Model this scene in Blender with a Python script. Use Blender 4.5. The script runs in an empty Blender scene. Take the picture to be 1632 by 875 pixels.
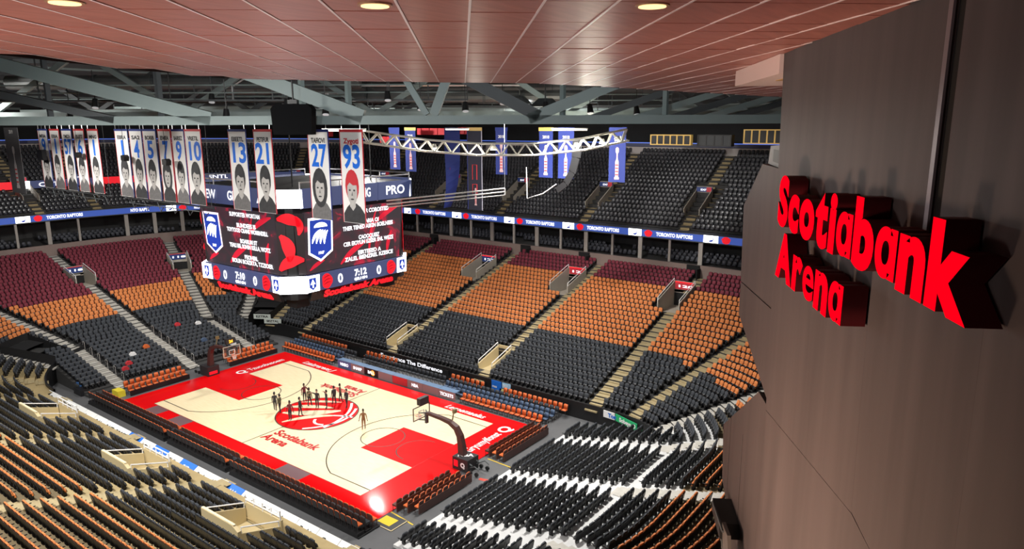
import bpy, math, random
import numpy as np
from mathutils import Vector, Matrix

random.seed(7)
rng = np.random.default_rng(7)
S = bpy.context.scene
COL = S.collection
R = math.radians

# ------------------------------------------------------------------ camera
def make_camera():
    yaw, pitch, roll = R(126.549), R(-11.934), R(-0.154)
    f = Vector((math.cos(yaw)*math.cos(pitch), math.sin(yaw)*math.cos(pitch), math.sin(pitch)))
    r = Vector((math.sin(yaw), -math.cos(yaw), 0))
    u = r.cross(f)
    r2 = r*math.cos(roll) + u*math.sin(roll)
    u2 = -r*math.sin(roll) + u*math.cos(roll)
    cd = bpy.data.cameras.new('camera'); co = bpy.data.objects.new('camera', cd); COL.objects.link(co)
    m = Matrix((r2, u2, -f)).transposed().to_4x4()
    m.translation = (50.057, -37.777, 25.58)
    co.matrix_world = m
    cd.sensor_width = 36; cd.lens = 1124.5/1632*36; cd.clip_start = .05; cd.clip_end = 500
    S.camera = co
CAM = np.array([50.057, -37.777, 25.58])
make_camera()

# ------------------------------------------------------------------ world, lights, exposure
S.view_settings.view_transform = 'Standard'
S.view_settings.look = 'None'
S.view_settings.gamma = 1.0
S.view_settings.use_curve_mapping = False
S.view_settings.exposure = 0.0
W = bpy.data.worlds.new('arena_air'); S.world = W
W.use_nodes = True
W.node_tree.nodes['Background'].inputs[0].default_value = (.55, .58, .65, 1)
W.node_tree.nodes['Background'].inputs[1].default_value = .03

def area(name, loc, target, size, power, color=(1, .97, .92), spread=150):
    l = bpy.data.lights.new(name, 'AREA'); l.shape = 'DISK'; l.size = size; l.energy = power; l.color = color; l.spread = R(spread)
    o = bpy.data.objects.new(name, l); COL.objects.link(o); o.location = loc
    d = Vector(target)-Vector(loc); o.rotation_euler = d.to_track_quat('-Z', 'Y').to_euler()
    return o
FLOODS = [  # (position, target, power, spread): the floodlight clusters under the catwalks
    ((-17, 21, 26), (2, -1, 0), 3500, 110), ((17, 20, 26), (-2, 0, 0), 3400, 110), ((-15, -20, 28), (0, 0, 0), 2600, 110), ((22, -30, 29), (4, -3, 0), 2800, 100),
    ((-13, 12, 27), (-3, 34, 5), 3600, 130), ((14, 12, 27), (14, 34, 5), 3900, 130),
    ((-20, 0, 27), (-42, 0, 5), 3200, 130), ((-6, -31, 29), (-10, -23, 3), 3000, 120), ((12, -32, 29), (8, -22, 3), 3200, 120),
    ((22, 4, 26.5), (31, 0, 1), 4200, 120), ((4, 30, 26.5), (8, 50, 18), 560, 140), ((-30, 2, 26.5), (-62, 4, 17), 560, 140),  # last two are added to brighten the upper decks
]
for i, (p, t, e, sp) in enumerate(FLOODS):
    area('arena_flood_light', p, t, 2.2, e, spread=sp)
# fill lights added unseen above the ceiling edge to brighten roof steel and banners
for p, t, e in (((36.8, -32.6, 27.5), (0, -20, 27), 720), ((36.2, -27.4, 27.5), (8, 2, 27), 540), ((40.6, -20.5, 27.5), (22, 18, 27), 380)):
    area('roof_fill_light', p, t, .8, e, (.92, .97, 1), 110)
# unseen fill lights, added to brighten the ceiling and warm the sign wall
area('lounge_fill_light', (41.5, -42.0, 20.5), (41.0, -29.5, 26.6), 2.0, 450, (1, .84, .76), 95)
area('lounge_fill_light', (43.2, -34.0, 18.2), (48.0, -28.6, 20.2), 1.6, 520, (1, .66, .46), 95)
area('banner_fill_light', (-13, -25, 27.5), (-23, -9, 22), 1.0, 1100, spread=90)  # added out of view to brighten the left banner cluster

# ------------------------------------------------------------------ materials
MATS = {}
def mat(name, col, rough=.6, metal=0., emit=0., var=0., scale=6., spec=.5, coat=0., bump=0., stretch=None, ecol=None):
    if name in MATS: return MATS[name]
    m = bpy.data.materials.new(name); m.use_nodes = True
    nt = m.node_tree; b = nt.nodes['Principled BSDF']
    b.inputs['Base Color'].default_value = (*col, 1); b.inputs['Roughness'].default_value = rough; b.inputs['Metallic'].default_value = metal
    b.inputs['Specular IOR Level'].default_value = spec
    if coat: b.inputs['Coat Weight'].default_value = coat; b.inputs['Coat Roughness'].default_value = .10
    if emit:
        b.inputs['Emission Color'].default_value = (*(ecol or col), 1); b.inputs['Emission Strength'].default_value = emit
    if var or bump:
        tc = nt.nodes.new('ShaderNodeTexCoord'); n = nt.nodes.new('ShaderNodeTexNoise'); n.inputs['Scale'].default_value = scale; n.inputs['Detail'].default_value = 4
        src = tc.outputs['Object']
        if stretch:
            mp = nt.nodes.new('ShaderNodeMapping'); mp.inputs['Scale'].default_value = stretch
            nt.links.new(src, mp.inputs[0]); src = mp.outputs[0]
        nt.links.new(src, n.inputs['Vector'])
        if var:
            mx = nt.nodes.new('ShaderNodeMix'); mx.data_type = 'RGBA'
            mx.inputs[6].default_value = (*[max(0, c*(1-var)) for c in col], 1); mx.inputs[7].default_value = (*[min(1, c*(1+var)) for c in col], 1)
            nt.links.new(n.outputs[0], mx.inputs[0]); nt.links.new(mx.outputs[2], b.inputs['Base Color'])
        if bump:
            bp = nt.nodes.new('ShaderNodeBump'); bp.inputs['Strength'].default_value = bump; bp.inputs['Distance'].default_value = .01
            nt.links.new(n.outputs[0], bp.inputs['Height']); nt.links.new(bp.outputs[0], b.inputs['Normal'])
    MATS[name] = m
    return m

def srgb(r, g, b):
    f = lambda c: (c/255/12.92) if c/255 <= .04045 else ((c/255+.055)/1.055)**2.4
    return (f(r), f(g), f(b))

M_DARK = mat('dark_plastic', (.012, .012, .014), .4)
M_BLACK = mat('black_paint', (.008, .008, .009), .5)
M_CHAR = mat('charcoal_fabric', (.036, .041, .050), .8, var=.35, scale=30)
M_ORANGE = mat('orange_fabric', (.62, .20, .055), .75, var=.2, scale=30)
M_MAROON = mat('maroon_fabric', (.17, .017, .034), .75, var=.2, scale=30)
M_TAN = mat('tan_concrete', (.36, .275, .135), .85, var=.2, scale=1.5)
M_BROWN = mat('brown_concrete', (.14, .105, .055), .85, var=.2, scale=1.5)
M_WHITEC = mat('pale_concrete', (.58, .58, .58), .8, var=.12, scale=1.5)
M_GREYC = mat('grey_concrete', (.30, .28, .25), .85, var=.2, scale=1.5)
M_DTREAD = mat('dark_tread', (.035, .034, .034), .8, var=.2)
M_FASCIA = mat('taupe_fascia', (.235, .175, .155), .7, var=.1, scale=.8)
M_FLOOR = mat('arena_floor', (.105, .107, .112), .55, var=.15, scale=.8)
M_RED = mat('court_red', (.68, .0012, .003), .55, coat=.22, spec=.08)
M_WHITE = mat('white_paint', (.85, .85, .85), .45)
M_CREAM = mat('cream_paint', (.60, .49, .28), .6)
M_STEEL = mat('grey_green_steel', (.20, .25, .245), .55, var=.1, scale=.7)
M_DSTEEL = mat('dark_steel', (.055, .062, .066), .6, var=.1, scale=.7)
M_METAL = mat('bright_metal', (.75, .75, .74), .3, .8)
M_YELLOW = mat('yellow_steel', (.62, .42, .10), .5)
M_LED_BLUE = mat('led_blue', srgb(46, 70, 140), .4, emit=1.15)
M_LED_NAVY = mat('led_navy', srgb(56, 64, 98), .4, emit=.8)
M_LED_WHITE = mat('led_white', (.95, .97, 1), .4, emit=3.2)
M_LED_TEXT = mat('led_text', (.7, .72, .8), .4, emit=1.0, ecol=(.95, .96, 1))
M_LED_RED = mat('led_red', (.55, .008, .015), .4, emit=.8, ecol=(.85, .008, .02))
M_LED_DBLUE = mat('led_deep_blue', srgb(25, 50, 140), .4, emit=1.0)
M_BLUE = mat('banner_blue', srgb(20, 105, 215), .7, emit=0)
M_NAVY = mat('banner_navy', srgb(36, 52, 125), .75)
M_BWHITE = mat('banner_white', (.80, .79, .77), .8)
M_INK = mat('portrait_ink', (.035, .035, .038), .8, var=.5, scale=3)
M_SKINGREY = mat('portrait_grey', (.46, .44, .42), .8, var=.25, scale=4)
M_GREYSHIRT = mat('portrait_shirt', (.14, .135, .135), .8, var=.4, scale=5)
M_BRED = mat('banner_red', (.55, .03, .04), .7)

def wood_court():
    m = bpy.data.materials.new('maple_hardwood'); m.use_nodes = True; nt = m.node_tree; b = nt.nodes['Principled BSDF']
    tc = nt.nodes.new('ShaderNodeTexCoord'); mp = nt.nodes.new('ShaderNodeMapping'); mp.inputs['Scale'].default_value = (.6, 9, 1)
    n = nt.nodes.new('ShaderNodeTexNoise'); n.inputs['Scale'].default_value = 1.6; n.inputs['Detail'].default_value = 5
    cr = nt.nodes.new('ShaderNodeValToRGB')
    cr.color_ramp.elements[0].position = .3; cr.color_ramp.elements[0].color = (.80, .66, .40, 1)
    cr.color_ramp.elements[1].position = .75; cr.color_ramp.elements[1].color = (.90, .78, .53, 1)
    nt.links.new(tc.outputs['Object'], mp.inputs[0]); nt.links.new(mp.outputs[0], n.inputs[0]); nt.links.new(n.outputs[0], cr.inputs[0]); nt.links.new(cr.outputs[0], b.inputs['Base Color'])
    b.inputs['Roughness'].default_value = .55; b.inputs['Specular IOR Level'].default_value = .2; b.inputs['Coat Weight'].default_value = .35; b.inputs['Coat Roughness'].default_value = .10
    return m
M_WOOD = wood_court()

def screen_mat():
    m = bpy.data.materials.new('video_screen_picture'); m.use_nodes = True; nt = m.node_tree; b = nt.nodes['Principled BSDF']
    tc = nt.nodes.new('ShaderNodeTexCoord'); n = nt.nodes.new('ShaderNodeTexNoise'); n.inputs['Scale'].default_value = .55; n.inputs['Detail'].default_value = 6; n.inputs['Distortion'].default_value = 1.2
    cr = nt.nodes.new('ShaderNodeValToRGB'); e = cr.color_ramp.elements
    e[0].position = .46; e[0].color = (.030, .022, .028, 1); e[1].position = .68; e[1].color = (.42, .012, .04, 1)
    k = e.new(.60); k.color = (.06, .020, .030, 1)
    nt.links.new(tc.outputs['Object'], n.inputs[0]); nt.links.new(n.outputs[0], cr.inputs[0])
    b.inputs['Base Color'].default_value = (.01, .01, .01, 1); b.inputs['Roughness'].default_value = .35
    nt.links.new(cr.outputs[0], b.inputs['Emission Color']); b.inputs['Emission Strength'].default_value = 1.2
    return m
M_SCREEN = screen_mat()

# ------------------------------------------------------------------ helpers
class MB:
    def __init__(s): s.v = []; s.f = []; s.m = []
    def face(s, pts, mi=0):
        n = len(s.v); s.v += [tuple(p) for p in pts]; s.f.append(tuple(range(n, n+len(pts)))); s.m.append(mi)
    def box(s, c, d, mi=0, rz=0., xd=None, yd=None, zd=None):
        c = np.array(c, float); hx, hy, hz = d[0]/2, d[1]/2, d[2]/2
        if xd is None: xd = (math.cos(rz), math.sin(rz), 0); yd = (-math.sin(rz), math.cos(rz), 0); zd = (0, 0, 1)
        xd, yd, zd = (np.array(a, float) for a in (xd, yd, zd)); n = len(s.v)
        for sz in (-1, 1):
            for sx, sy in ((-1, -1), (1, -1), (1, 1), (-1, 1)): s.v.append(tuple(c+xd*sx*hx+yd*sy*hy+zd*sz*hz))
        for q in ((3, 2, 1, 0), (4, 5, 6, 7), (0, 1, 5, 4), (1, 2, 6, 5), (2, 3, 7, 6), (3, 0, 4, 7)): s.f.append(tuple(n+k for k in q)); s.m.append(mi)
    def beam(s, a, b, w, h=None, mi=0, up=(0, 0, 1)):
        a = np.array(a, float); b = np.array(b, float); h = h or w; d = b-a; L = np.linalg.norm(d); d = d/L; up = np.array(up, float)
        if abs(d@up) > .98: up = np.array((1., 0, 0))
        x = np.cross(d, up); x /= np.linalg.norm(x); z = np.cross(x, d)
        s.box((a+b)/2, (w, L, h), mi, xd=x, yd=d, zd=z)
    def tube(s, pts, r, mi=0, n=6, cap=True):
        pts = [np.array(p, float) for p in pts]; rings = []
        for i, p in enumerate(pts):
            d = pts[min(i+1, len(pts)-1)]-pts[max(i-1, 0)]; d = d/(np.linalg.norm(d)+1e-9)
            up = np.array((0, 0, 1.)) if abs(d[2]) < .95 else np.array((1., 0, 0))
            x = np.cross(d, up); x /= np.linalg.norm(x); z = np.cross(x, d); rr = r[i] if hasattr(r, '__len__') else r
            k = len(s.v); rings.append(k)
            for j in range(n):
                a = 2*math.pi*j/n; s.v.append(tuple(p+rr*(x*math.cos(a)+z*math.sin(a))))
        for i in range(len(pts)-1):
            for j in range(n):
                a, b = rings[i]+j, rings[i]+(j+1) % n; c, d = rings[i+1]+(j+1) % n, rings[i+1]+j
                s.f.append((a, d, c, b)); s.m.append(mi)
        if cap:
            s.f.append(tuple(rings[0]+j for j in range(n))); s.m.append(mi); s.f.append(tuple(rings[-1]+j for j in reversed(range(n)))); s.m.append(mi)
    def prism(s, poly, o, xd, yd, t, mi=0):
        """polygon in the plane (o,xd,yd), thickness t along xd x yd (centred behind the plane)"""
        o, xd, yd = (np.array(a, float) for a in (o, xd, yd)); nz = np.cross(xd, yd); n = len(poly)
        f = [o+xd*p[0]+yd*p[1] for p in poly]; k = len(s.v)
        s.v += [tuple(p) for p in f]+[tuple(p-nz*t) for p in f]
        s.f.append(tuple(range(k, k+n))); s.m.append(mi); s.f.append(tuple(range(k+2*n-1, k+n-1, -1))); s.m.append(mi)
        for i in range(n):
            j = (i+1) % n; s.f.append((k+i, k+n+i, k+n+j, k+j)); s.m.append(mi)
    def build(s, name, mats, parent=None, smooth=False):
        me = bpy.data.meshes.new(name); off = np.zeros(3)
        if parent is not None: off = np.array(world_loc(parent))
        v = np.array(s.v, float)-off if len(s.v) else np.zeros((0, 3))
        me.from_pydata(v.tolist(), [], s.f)
        if not isinstance(mats, (list, tuple)): mats = [mats]
        for m in mats: me.materials.append(m)
        if len(mats) > 1: me.polygons.foreach_set('material_index', s.m)
        if smooth: me.polygons.foreach_set('use_smooth', [True]*len(me.polygons))
        me.update()
        return link(name, me, parent)

def world_loc(o):
    v = Vector((0, 0, 0))
    while o is not None: v += o.location; o = o.parent
    return v
def link(name, me, parent=None):
    o = bpy.data.objects.new(name, me); COL.objects.link(o)
    if parent is not None: o.parent = parent
    return o
def tag(o, label=None, cat=None, group=None, kind=None):
    if label: o['label'] = label
    if cat: o['category'] = cat
    if group: o['group'] = group
    if kind: o['kind'] = kind
    return o
def thing(name, loc, label, cat, group=None):
    o = bpy.data.objects.new(name, None); COL.objects.link(o); o.location = loc; o.empty_display_size = .2
    return tag(o, label, cat, group)
def copy_tree(o, parent=None):
    c = o.copy(); COL.objects.link(c); c.parent = parent
    for ch in list(o.children): copy_tree(ch, c)
    return c
def struct(o): o['kind'] = 'structure'; return o

_tc = {}
def text_mesh(body, size=1., depth=0., bold=0., ax='LEFT', ay='BOTTOM_BASELINE', width=None, res=3, shear=0.):
    key = (body, size, depth, bold, ax, ay, width, res, shear)
    if key in _tc: return _tc[key]
    cu = bpy.data.curves.new('lettering', 'FONT'); cu.body = body; cu.size = size; cu.extrude = depth; cu.offset = bold; cu.align_x = ax; cu.align_y = ay; cu.resolution_u = res; cu.shear = shear
    ob = bpy.data.objects.new('lettering', cu); COL.objects.link(ob)
    bpy.context.view_layer.update()
    me = bpy.data.meshes.new_from_object(ob.evaluated_get(bpy.context.evaluated_depsgraph_get()))
    bpy.data.objects.remove(ob)
    if width:
        co = np.zeros(len(me.vertices)*3); me.vertices.foreach_get('co', co); co = co.reshape(-1, 3)
        w = co[:, 0].max()-co[:, 0].min(); co[:, 0] *= width/w; me.vertices.foreach_set('co', co.ravel()); me.update()
    _tc[key] = me
    return me
def put_text(name, me, m, o, xd, yd, parent):
    me = me.copy(); me.materials.clear(); me.materials.append(m)
    ob = link(name, me, parent)
    xd, yd = Vector(xd).normalized(), Vector(yd).normalized(); z = xd.cross(yd)
    mt = Matrix((xd, yd, z)).transposed().to_4x4(); mt.translation = Vector(o)-(world_loc(parent) if parent else Vector((0, 0, 0)))
    ob.matrix_basis = mt
    return ob
def arc(cx, cy, r, a0, a1, n): return [(cx+r*math.cos(R(a0+(a1-a0)*i/n)), cy+r*math.sin(R(a0+(a1-a0)*i/n))) for i in range(n+1)]

# ------------------------------------------------------------------ the bowl: rings offset from the rink outline
LA = 30.0
SEG = [44, 74, 83.4, 113.4, 157.4, 187.4, 196.8, 226.8]
def P(s, d):
    s = s % 226.8; r = 8.5+d
    if s < 44: return (s-22, 13.2+d, 0., 1., 0.)
    if s < 74:
        t = (s-44)/LA; a = R(90-90*t); e = t; c = (22, 4.7)
    elif s < 83.4: return (30.5+d, 4.7-(s-74), 1., 0., 1.)
    elif s < 113.4: t = (s-83.4)/LA; a = R(-90*t); e = 1-t; c = (22, -4.7)
    elif s < 157.4: return (22-(s-113.4), -13.2-d, 0., -1., 0.)
    elif s < 187.4: t = (s-157.4)/LA; a = R(-90-90*t); e = t; c = (-22, -4.7)
    elif s < 196.8: return (-30.5-d, -4.7+(s-187.4), -1., 0., 1.)
    else: t = (s-196.8)/LA; a = R(180-90*t); e = 1-t; c = (-22, 4.7)
    e = e*e*(3-2*e)
    return (c[0]+r*math.cos(a), c[1]+r*math.sin(a), math.cos(a), math.sin(a), e)
def zt(d, e): return 1.3+.318*(d-.6)+1.1*(1-min(d, 24)/24)*e
PITCH = .83; NROW = 29
def ssamples(s0, s1, extra=()):
    st = set([s0, s1]); s = s0
    for b in SEG+[0]+[x+226.8 for x in SEG]:
        if s0 < b < s1: st.add(b)
    k = s0
    while k < s1:
        st.add(round(k, 3)); sm = k % 226.8
        straight = sm < 44 or 74 <= sm < 83.4 or 113.4 <= sm < 157.4 or 187.4 <= sm < 196.8
        k += 4.4 if straight else 1.5
    for x in extra:
        if s0 < x < s1: st.add(x)
    return sorted(st)
# openings in the terraces: (s0, s1, d0, d1)
F = lambda x: x+22
N = lambda x: 113.4+22-x
HOLES = [(F(-6.5), F(-4.9), 1.66, 5.0), (F(6.8), F(8.4), 1.66, 5.0)]
HOLES += [(F(x-1.15), F(x+1.15), 16.6, 20.75) for x in (-6.9, 6.7, 20.4)]
HOLES += [(N(x+1.7), N(x-1.7), 2.49, 5.0) for x in (-12.2, 2.2, 14.8)]
HOLES += [(192.1-1.1, 192.1+1.1, 14.11, 17.43), (203-.9, 203+.9, 14.11, 17.43), (181.2-.9, 181.2+.9, 14.11, 17.43)]
TUN = [(173.2, 178.8, 0, 4.98), (213.6, 219.0, 0, 4.15)]
HOLES += TUN
AISLES = [F(-19.3), F(-4.6), F(8.3), F(21), 50.7, 59, 67.8, 78.7, 89.6, 98.4, 106.7, N(20.6), N(7), N(-5.6), N(-19), 164, 172.4, 181.2, 192.1, 203, 211.8, 220.1]
AW = 1.25

def terrace(name, s0, s1, rows, mats, pick):
    mb = MB(); ex = [h[k] for h in HOLES for k in (0, 1)]
    ss = ssamples(s0, s1, ex)
    for a, b in zip(ss[:-1], ss[1:]):
        sm = ((a+b)/2) % 226.8
        for i in rows:
            d0, d1 = PITCH*i, PITCH*(i+1); dm = (d0+d1)/2
            if any(h[0] <= sm <= h[1] and h[2] <= dm <= h[3] for h in HOLES): continue
            A = P(a, d0); B = P(b, d0); A2 = P(a, d1); B2 = P(b, d1)
            za, zb = zt(dm, A[4]), zt(dm, B[4]); pa, pb = zt(dm-PITCH, A[4]), zt(dm-PITCH, B[4]); mi = pick(d0)
            mb.face([(A[0], A[1], za), (A2[0], A2[1], za), (B2[0], B2[1], zb), (B[0], B[1], zb)], mi)
            mb.face([(A[0], A[1], pa), (A[0], A[1], za), (B[0], B[1], zb), (B[0], B[1], pb)], mi)
    return struct(mb.build(name, mats))
terrace('terrace_far', -15, 59, range(0, NROW), [M_DTREAD], lambda d: 0)
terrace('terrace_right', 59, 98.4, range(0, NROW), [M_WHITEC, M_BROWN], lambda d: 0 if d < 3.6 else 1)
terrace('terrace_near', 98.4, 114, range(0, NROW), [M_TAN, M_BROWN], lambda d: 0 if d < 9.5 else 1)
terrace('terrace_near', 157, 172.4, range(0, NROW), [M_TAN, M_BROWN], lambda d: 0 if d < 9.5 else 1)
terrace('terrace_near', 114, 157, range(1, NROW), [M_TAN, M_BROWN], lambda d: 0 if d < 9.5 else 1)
terrace('terrace_left', 172.4, 211.8, range(0, NROW), [M_DTREAD], lambda d: 0)

def ringband(mb, s0, s1, da, za, db, zb, mi=0, step=None, flip=False):
    """strip between (da,za) and (db,zb); za/zb functions of e or numbers"""
    fz = lambda z, e: z(e) if callable(z) else z
    ss = ssamples(s0, s1)
    for a, b in zip(ss[:-1], ss[1:]):
        A, B, A2, B2 = P(a, da), P(b, da), P(a, db), P(b, db)
        q = [(A[0], A[1], fz(za, A[4])), (B[0], B[1], fz(za, B[4])), (B2[0], B2[1], fz(zb, B2[4])), (A2[0], A2[1], fz(zb, A2[4]))]
        mb.face(q[::-1] if flip else q, mi)
def ringwall(name, s0, s1, d, z0, z1, th, m, parent=None):
    mb = MB()
    ringband(mb, s0, s1, d, z0, d, z1); ringband(mb, s0, s1, d, z1, d+th, z1); ringband(mb, s0, s1, d+th, z1, d+th, z0)
    return mb.build(name, m, parent)

# stairs in the aisles (half steps on every tread)
M_STAIR = mat('tan_stair', (.36, .29, .16), .85, var=.25, scale=2); M_WSTAIR = mat('pale_stair', (.46, .44, .40), .85, var=.25, scale=2)
for s in AISLES:
    sm = s % 226.8; mb = MB()
    far = sm < 55 or sm > 215; m = M_STAIR if (far or 104 < sm < 166) else M_WSTAIR
    for i in range(0, NROW):
        d = PITCH*i
        if any(h[0]-.3 <= sm <= h[1]+.3 and h[2] <= d+.4 <= h[3] for h in HOLES): continue
        x, y, nx, ny, e = P(sm, d+.42); z = zt(d+.42, e); zp = zt(d+.42-PITCH, e); rz = math.atan2(ny, nx)
        mb.box((x, y, z+.012), (PITCH, AW, .03), rz=rz)
        x2, y2, *_ = P(sm, d-.12); hh = (z-zp)/2
        mb.box((x2, y2, zp+hh/2+.01), (.3, AW, hh), rz=rz)
    struct(mb.build('stairs', m))

# ------------------------------------------------------------------ arena floor and court
mb = MB(); mb.box((0, 0, -.15), (70, 36, .26)); struct(mb.build('floor', M_FLOOR))
mb = MB(); zw = lambda e: zt(.42, e)+.28
for a, b, zw in ((219.0-226.8, 63, zw), (94, 114, zw), (114, 157, .72), (157, 173.2, zw), (178.8, 185, zw), (199, 213.6, zw)):
    ringband(mb, a, b, -.12, 0, -.12, zw); ringband(mb, a, b, -.12, zw, .05, zw); ringband(mb, a, b, .05, zw, .05, 0)
struct(mb.build('wall_rink', M_BLACK))
M_VOID = mat('tunnel_black', (.006, .006, .007), .9)
for s0, s1, d0, d1 in TUN:
    mb = MB(); A = lambda s, d, z: (*P(s, d)[:2], z); e_ = P((s0+s1)/2, 3)[4]
    for s_ in (s0, s1): mb.face([A(s_, -.1, 0), A(s_, d1, 0), A(s_, d1, zt(d1, e_)+.7), A(s_, -.1, zt(0, e_)+.9)])
    q = np.linspace(s0, s1, 6)
    for a, b in zip(q[:-1], q[1:]):
        mb.face([A(a, d1, 0), A(b, d1, 0), A(b, d1, zt(d1, e_)+.9), A(a, d1, zt(d1, e_)+.9)]); mb.face([A(a, -.2, .0), A(b, -.2, .0), A(b, d1, .0), A(a, d1, .0)])
        mb.face([A(a, d1-1.9, zt(3, e_)+.5), A(b, d1-1.9, zt(3, e_)+.5), A(b, d1, zt(3, e_)+.7), A(a, d1, zt(3, e_)+.7)])
    tw = struct(mb.build('wall_tunnel', M_VOID))
    mb = MB(); a, b = A(s0+1, d1-2.2, zt(2, e_)+.35), A(s1-1, d1-2.2, zt(2, e_)+.35); mb.beam(a, b, 1.6, .08); mb.build('canopy_plate', M_DTREAD, tw)

court = thing('basketball_court', (0, 0, 0), 'maple basketball court with red apron and red lanes', 'court')
mb = MB(); mb.box((0, 0, .0), (35.1, 18.5, .05)); mb.build('red_apron', M_RED, court)
mb = MB(); mb.box((0, 0, .015), (28.65, 15.24, .03)); mb.build('hardwood', M_WOOD, court)
for sg in (-1, 1):
    mb = MB(); mb.box((sg*(14.325-2.895), 0, .020), (5.79, 4.88, .03)); mb.build('lane', M_RED, court)
M_LINE = mat('court_line', (.06, .04, .03), .5, spec=.2)
def ribbon(mb, pts, w, z, mi=0):
    for (x0, y0), (x1, y1) in zip(pts[:-1], pts[1:]):
        L = math.hypot(x1-x0, y1-y0) or 1e-6; nx, ny = -(y1-y0)/L*w/2, (x1-x0)/L*w/2
        mb.face([(x0-nx, y0-ny, z), (x1-nx, y1-ny, z), (x1+nx, y1+ny, z), (x0+nx, y0+ny, z)], mi)
ZL = .041
mb = MB(); ribbon(mb, [(0, -7.62), (0, 7.62)], .08, ZL); mb.build('half_court_line', M_LINE, court)
for sg in (-1, 1):
    hx = sg*(14.325-1.6)
    a = math.degrees(math.asin(6.7/7.24))
    pts = [(hx-sg*7.24*math.cos(R(t)), 7.24*math.sin(R(t))) for t in np.linspace(-a, a, 40)]
    pts = [(sg*14.325, -6.7)]+pts+[(sg*14.325, 6.7)]
    mb = MB(); ribbon(mb, pts, .09, ZL); mb.build('three_point_line', M_LINE, court)
    fx = sg*8.535
    mb = MB(); ribbon(mb, [(fx+1.83*math.cos(R(t)), 1.83*math.sin(R(t))) for t in np.linspace(0, 360, 40)], .08, ZL+.001)
    mb.build('free_throw_circle', M_LINE, court); mb = MB()
    ribbon(mb, [(hx-sg*1.83*math.cos(R(t)), 1.83*math.sin(R(t))) for t in np.linspace(-90, 90, 24)], .08, ZL+.001)
    mb.build('restricted_arc', M_LINE, court)
mb = MB(); ribbon(mb, [(-14.325, -7.62), (14.325, -7.62), (14.325, 7.62), (-14.325, 7.62), (-14.325, -7.62)], .05, .034); mb.build('boundary_line', mat('deep_red', (.30, .01, .012), .4), court)
for (x0, x1) in ((6.1, 8.9), (-9.6, -7.4), (-13.6, -11.6)):
    mb = MB(); mb.box(((x0+x1)/2, -8.38, .02), (x1-x0, 1.46, .018)); mb.build('apron_patch', mat('apron_grey', (.17, .10, .11), .4), court)
# centre circle logo: a red ball with pale claw slashes
logo = MB(); RL = 3.66
logo.prism([(RL*math.cos(R(t)), RL*math.sin(R(t))) for t in range(0, 360, 8)], (0, 0, .044), (1, 0, 0), (0, 1, 0), .01)
lg = logo.build('centre_logo', M_RED, court)
def slash(p, w):
    pts_u, pts_l = [], []
    n = len(p)
    for i, (x, y) in enumerate(p):
        x0, y0 = p[max(i-1, 0)]; x1, y1 = p[min(i+1, n-1)]; L = math.hypot(x1-x0, y1-y0); k = w*math.sin(math.pi*(.08+.84*i/(n-1)))
        pts_u.append((x-(y1-y0)/L*k, y+(x1-x0)/L*k)); pts_l.append((x+(y1-y0)/L*k, y-(x1-x0)/L*k))
    return pts_u+pts_l[::-1]
def curve_pts(a, b, bow, n=10):
    a, b = np.array(a), np.array(b); d = b-a; nn = np.array((-d[1], d[0]))
    return [tuple(a+d*t+nn*bow*4*t*(1-t)) for t in np.linspace(0, 1, n)]
# logo axes: u = screen right, v = screen up on the floor
cu, sv = (math.cos(R(36.5)), math.sin(R(36.5))), (math.cos(R(126.5)), math.sin(R(126.5)))
lw = lambda u, v: (cu[0]*u+sv[0]*v, cu[1]*u+sv[1]*v)
M_CLAW = mat('claw_cream', (.80, .70, .48), .35)
for a, b, bow, w in (((-3.3, 1.4), (1.2, 1.1), .06, .38), ((-3.2, .1), (2.0, .5), -.05, .55), ((-2.6, -2.0), (1.8, -.6), .09, .33), ((-2.2, 2.6), (1.6, 2.5), .05, .25)):
    m2 = MB(); m2.face([(*lw(*q), .052) for q in slash(curve_pts(a, b, bow), w)][::-1]); m2.build('claw_mark', M_CLAW, lg)
for a, b, bow in (((3.3, 1.0), (-.4, -3.4), .22), ((1.6, -.6), (3.4, -1.0), .05), ((2.6, 2.3), (1.4, -3.2), .12), ((.2, -1.4), (1.2, -2.6), -.25)):
    m2 = MB(); ribbon(m2, [lw(*q) for q in curve_pts(a, b, bow)], .24, .056); m2.build('ball_seam', M_WHITE, lg)
m2 = MB(); ribbon(m2, [(RL*math.cos(R(t)), RL*math.sin(R(t))) for t in range(0, 361, 8)], .10, .055); m2.build('logo_edge', M_LINE, lg)
M_LETR = mat('court_letter_red', (.50, .012, .015), .35)
for txt, (x, y), w in (('Scotiabank', (.45, -5.0), 5.5), ('Arena', (.25, -6.1), 3.1)):
    put_text('floor_lettering', text_mesh(txt, 1.25, .002, .045, width=w), M_LETR, (x, y, .04), (1, 0, 0), (0, 1, 0), court)
for txt, (x, y), w in (('Scotiabank', (-.4, 5.3), 5.2), ('Arena', (-.4, 6.3), 2.9)):
    put_text('floor_lettering', text_mesh(txt, 1.25, .002, .045, width=w), M_LETR, (x, y, .04), (-1, 0, 0), (0, -1, 0), court)
M_WL = mat('apron_letter_white', (.85, .85, .85), .35)
put_text('apron_lettering', text_mesh('Gryumylfonst', 1.15, .002, .02, width=4.2), M_WL, (16.25, 2.1, .04), (0, 1, 0), (-1, 0, 0), court)
put_text('apron_lettering', text_mesh('Q', 1.5, .002, .05), M_WL, (16.35, 6.6, .04), (0, 1, 0), (-1, 0, 0), court)
put_text('apron_lettering', text_mesh('Tzuoobusoem', 1.1, .002, .02, width=4.3), M_WL, (-15.0, 3.1, .04), (0, 1, 0), (-1, 0, 0), court)
put_text('apron_lettering', text_mesh('Q', 1.3, .002, .05), M_WL, (-15.0, 1.7, .04), (0, 1, 0), (-1, 0, 0), court)
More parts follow.
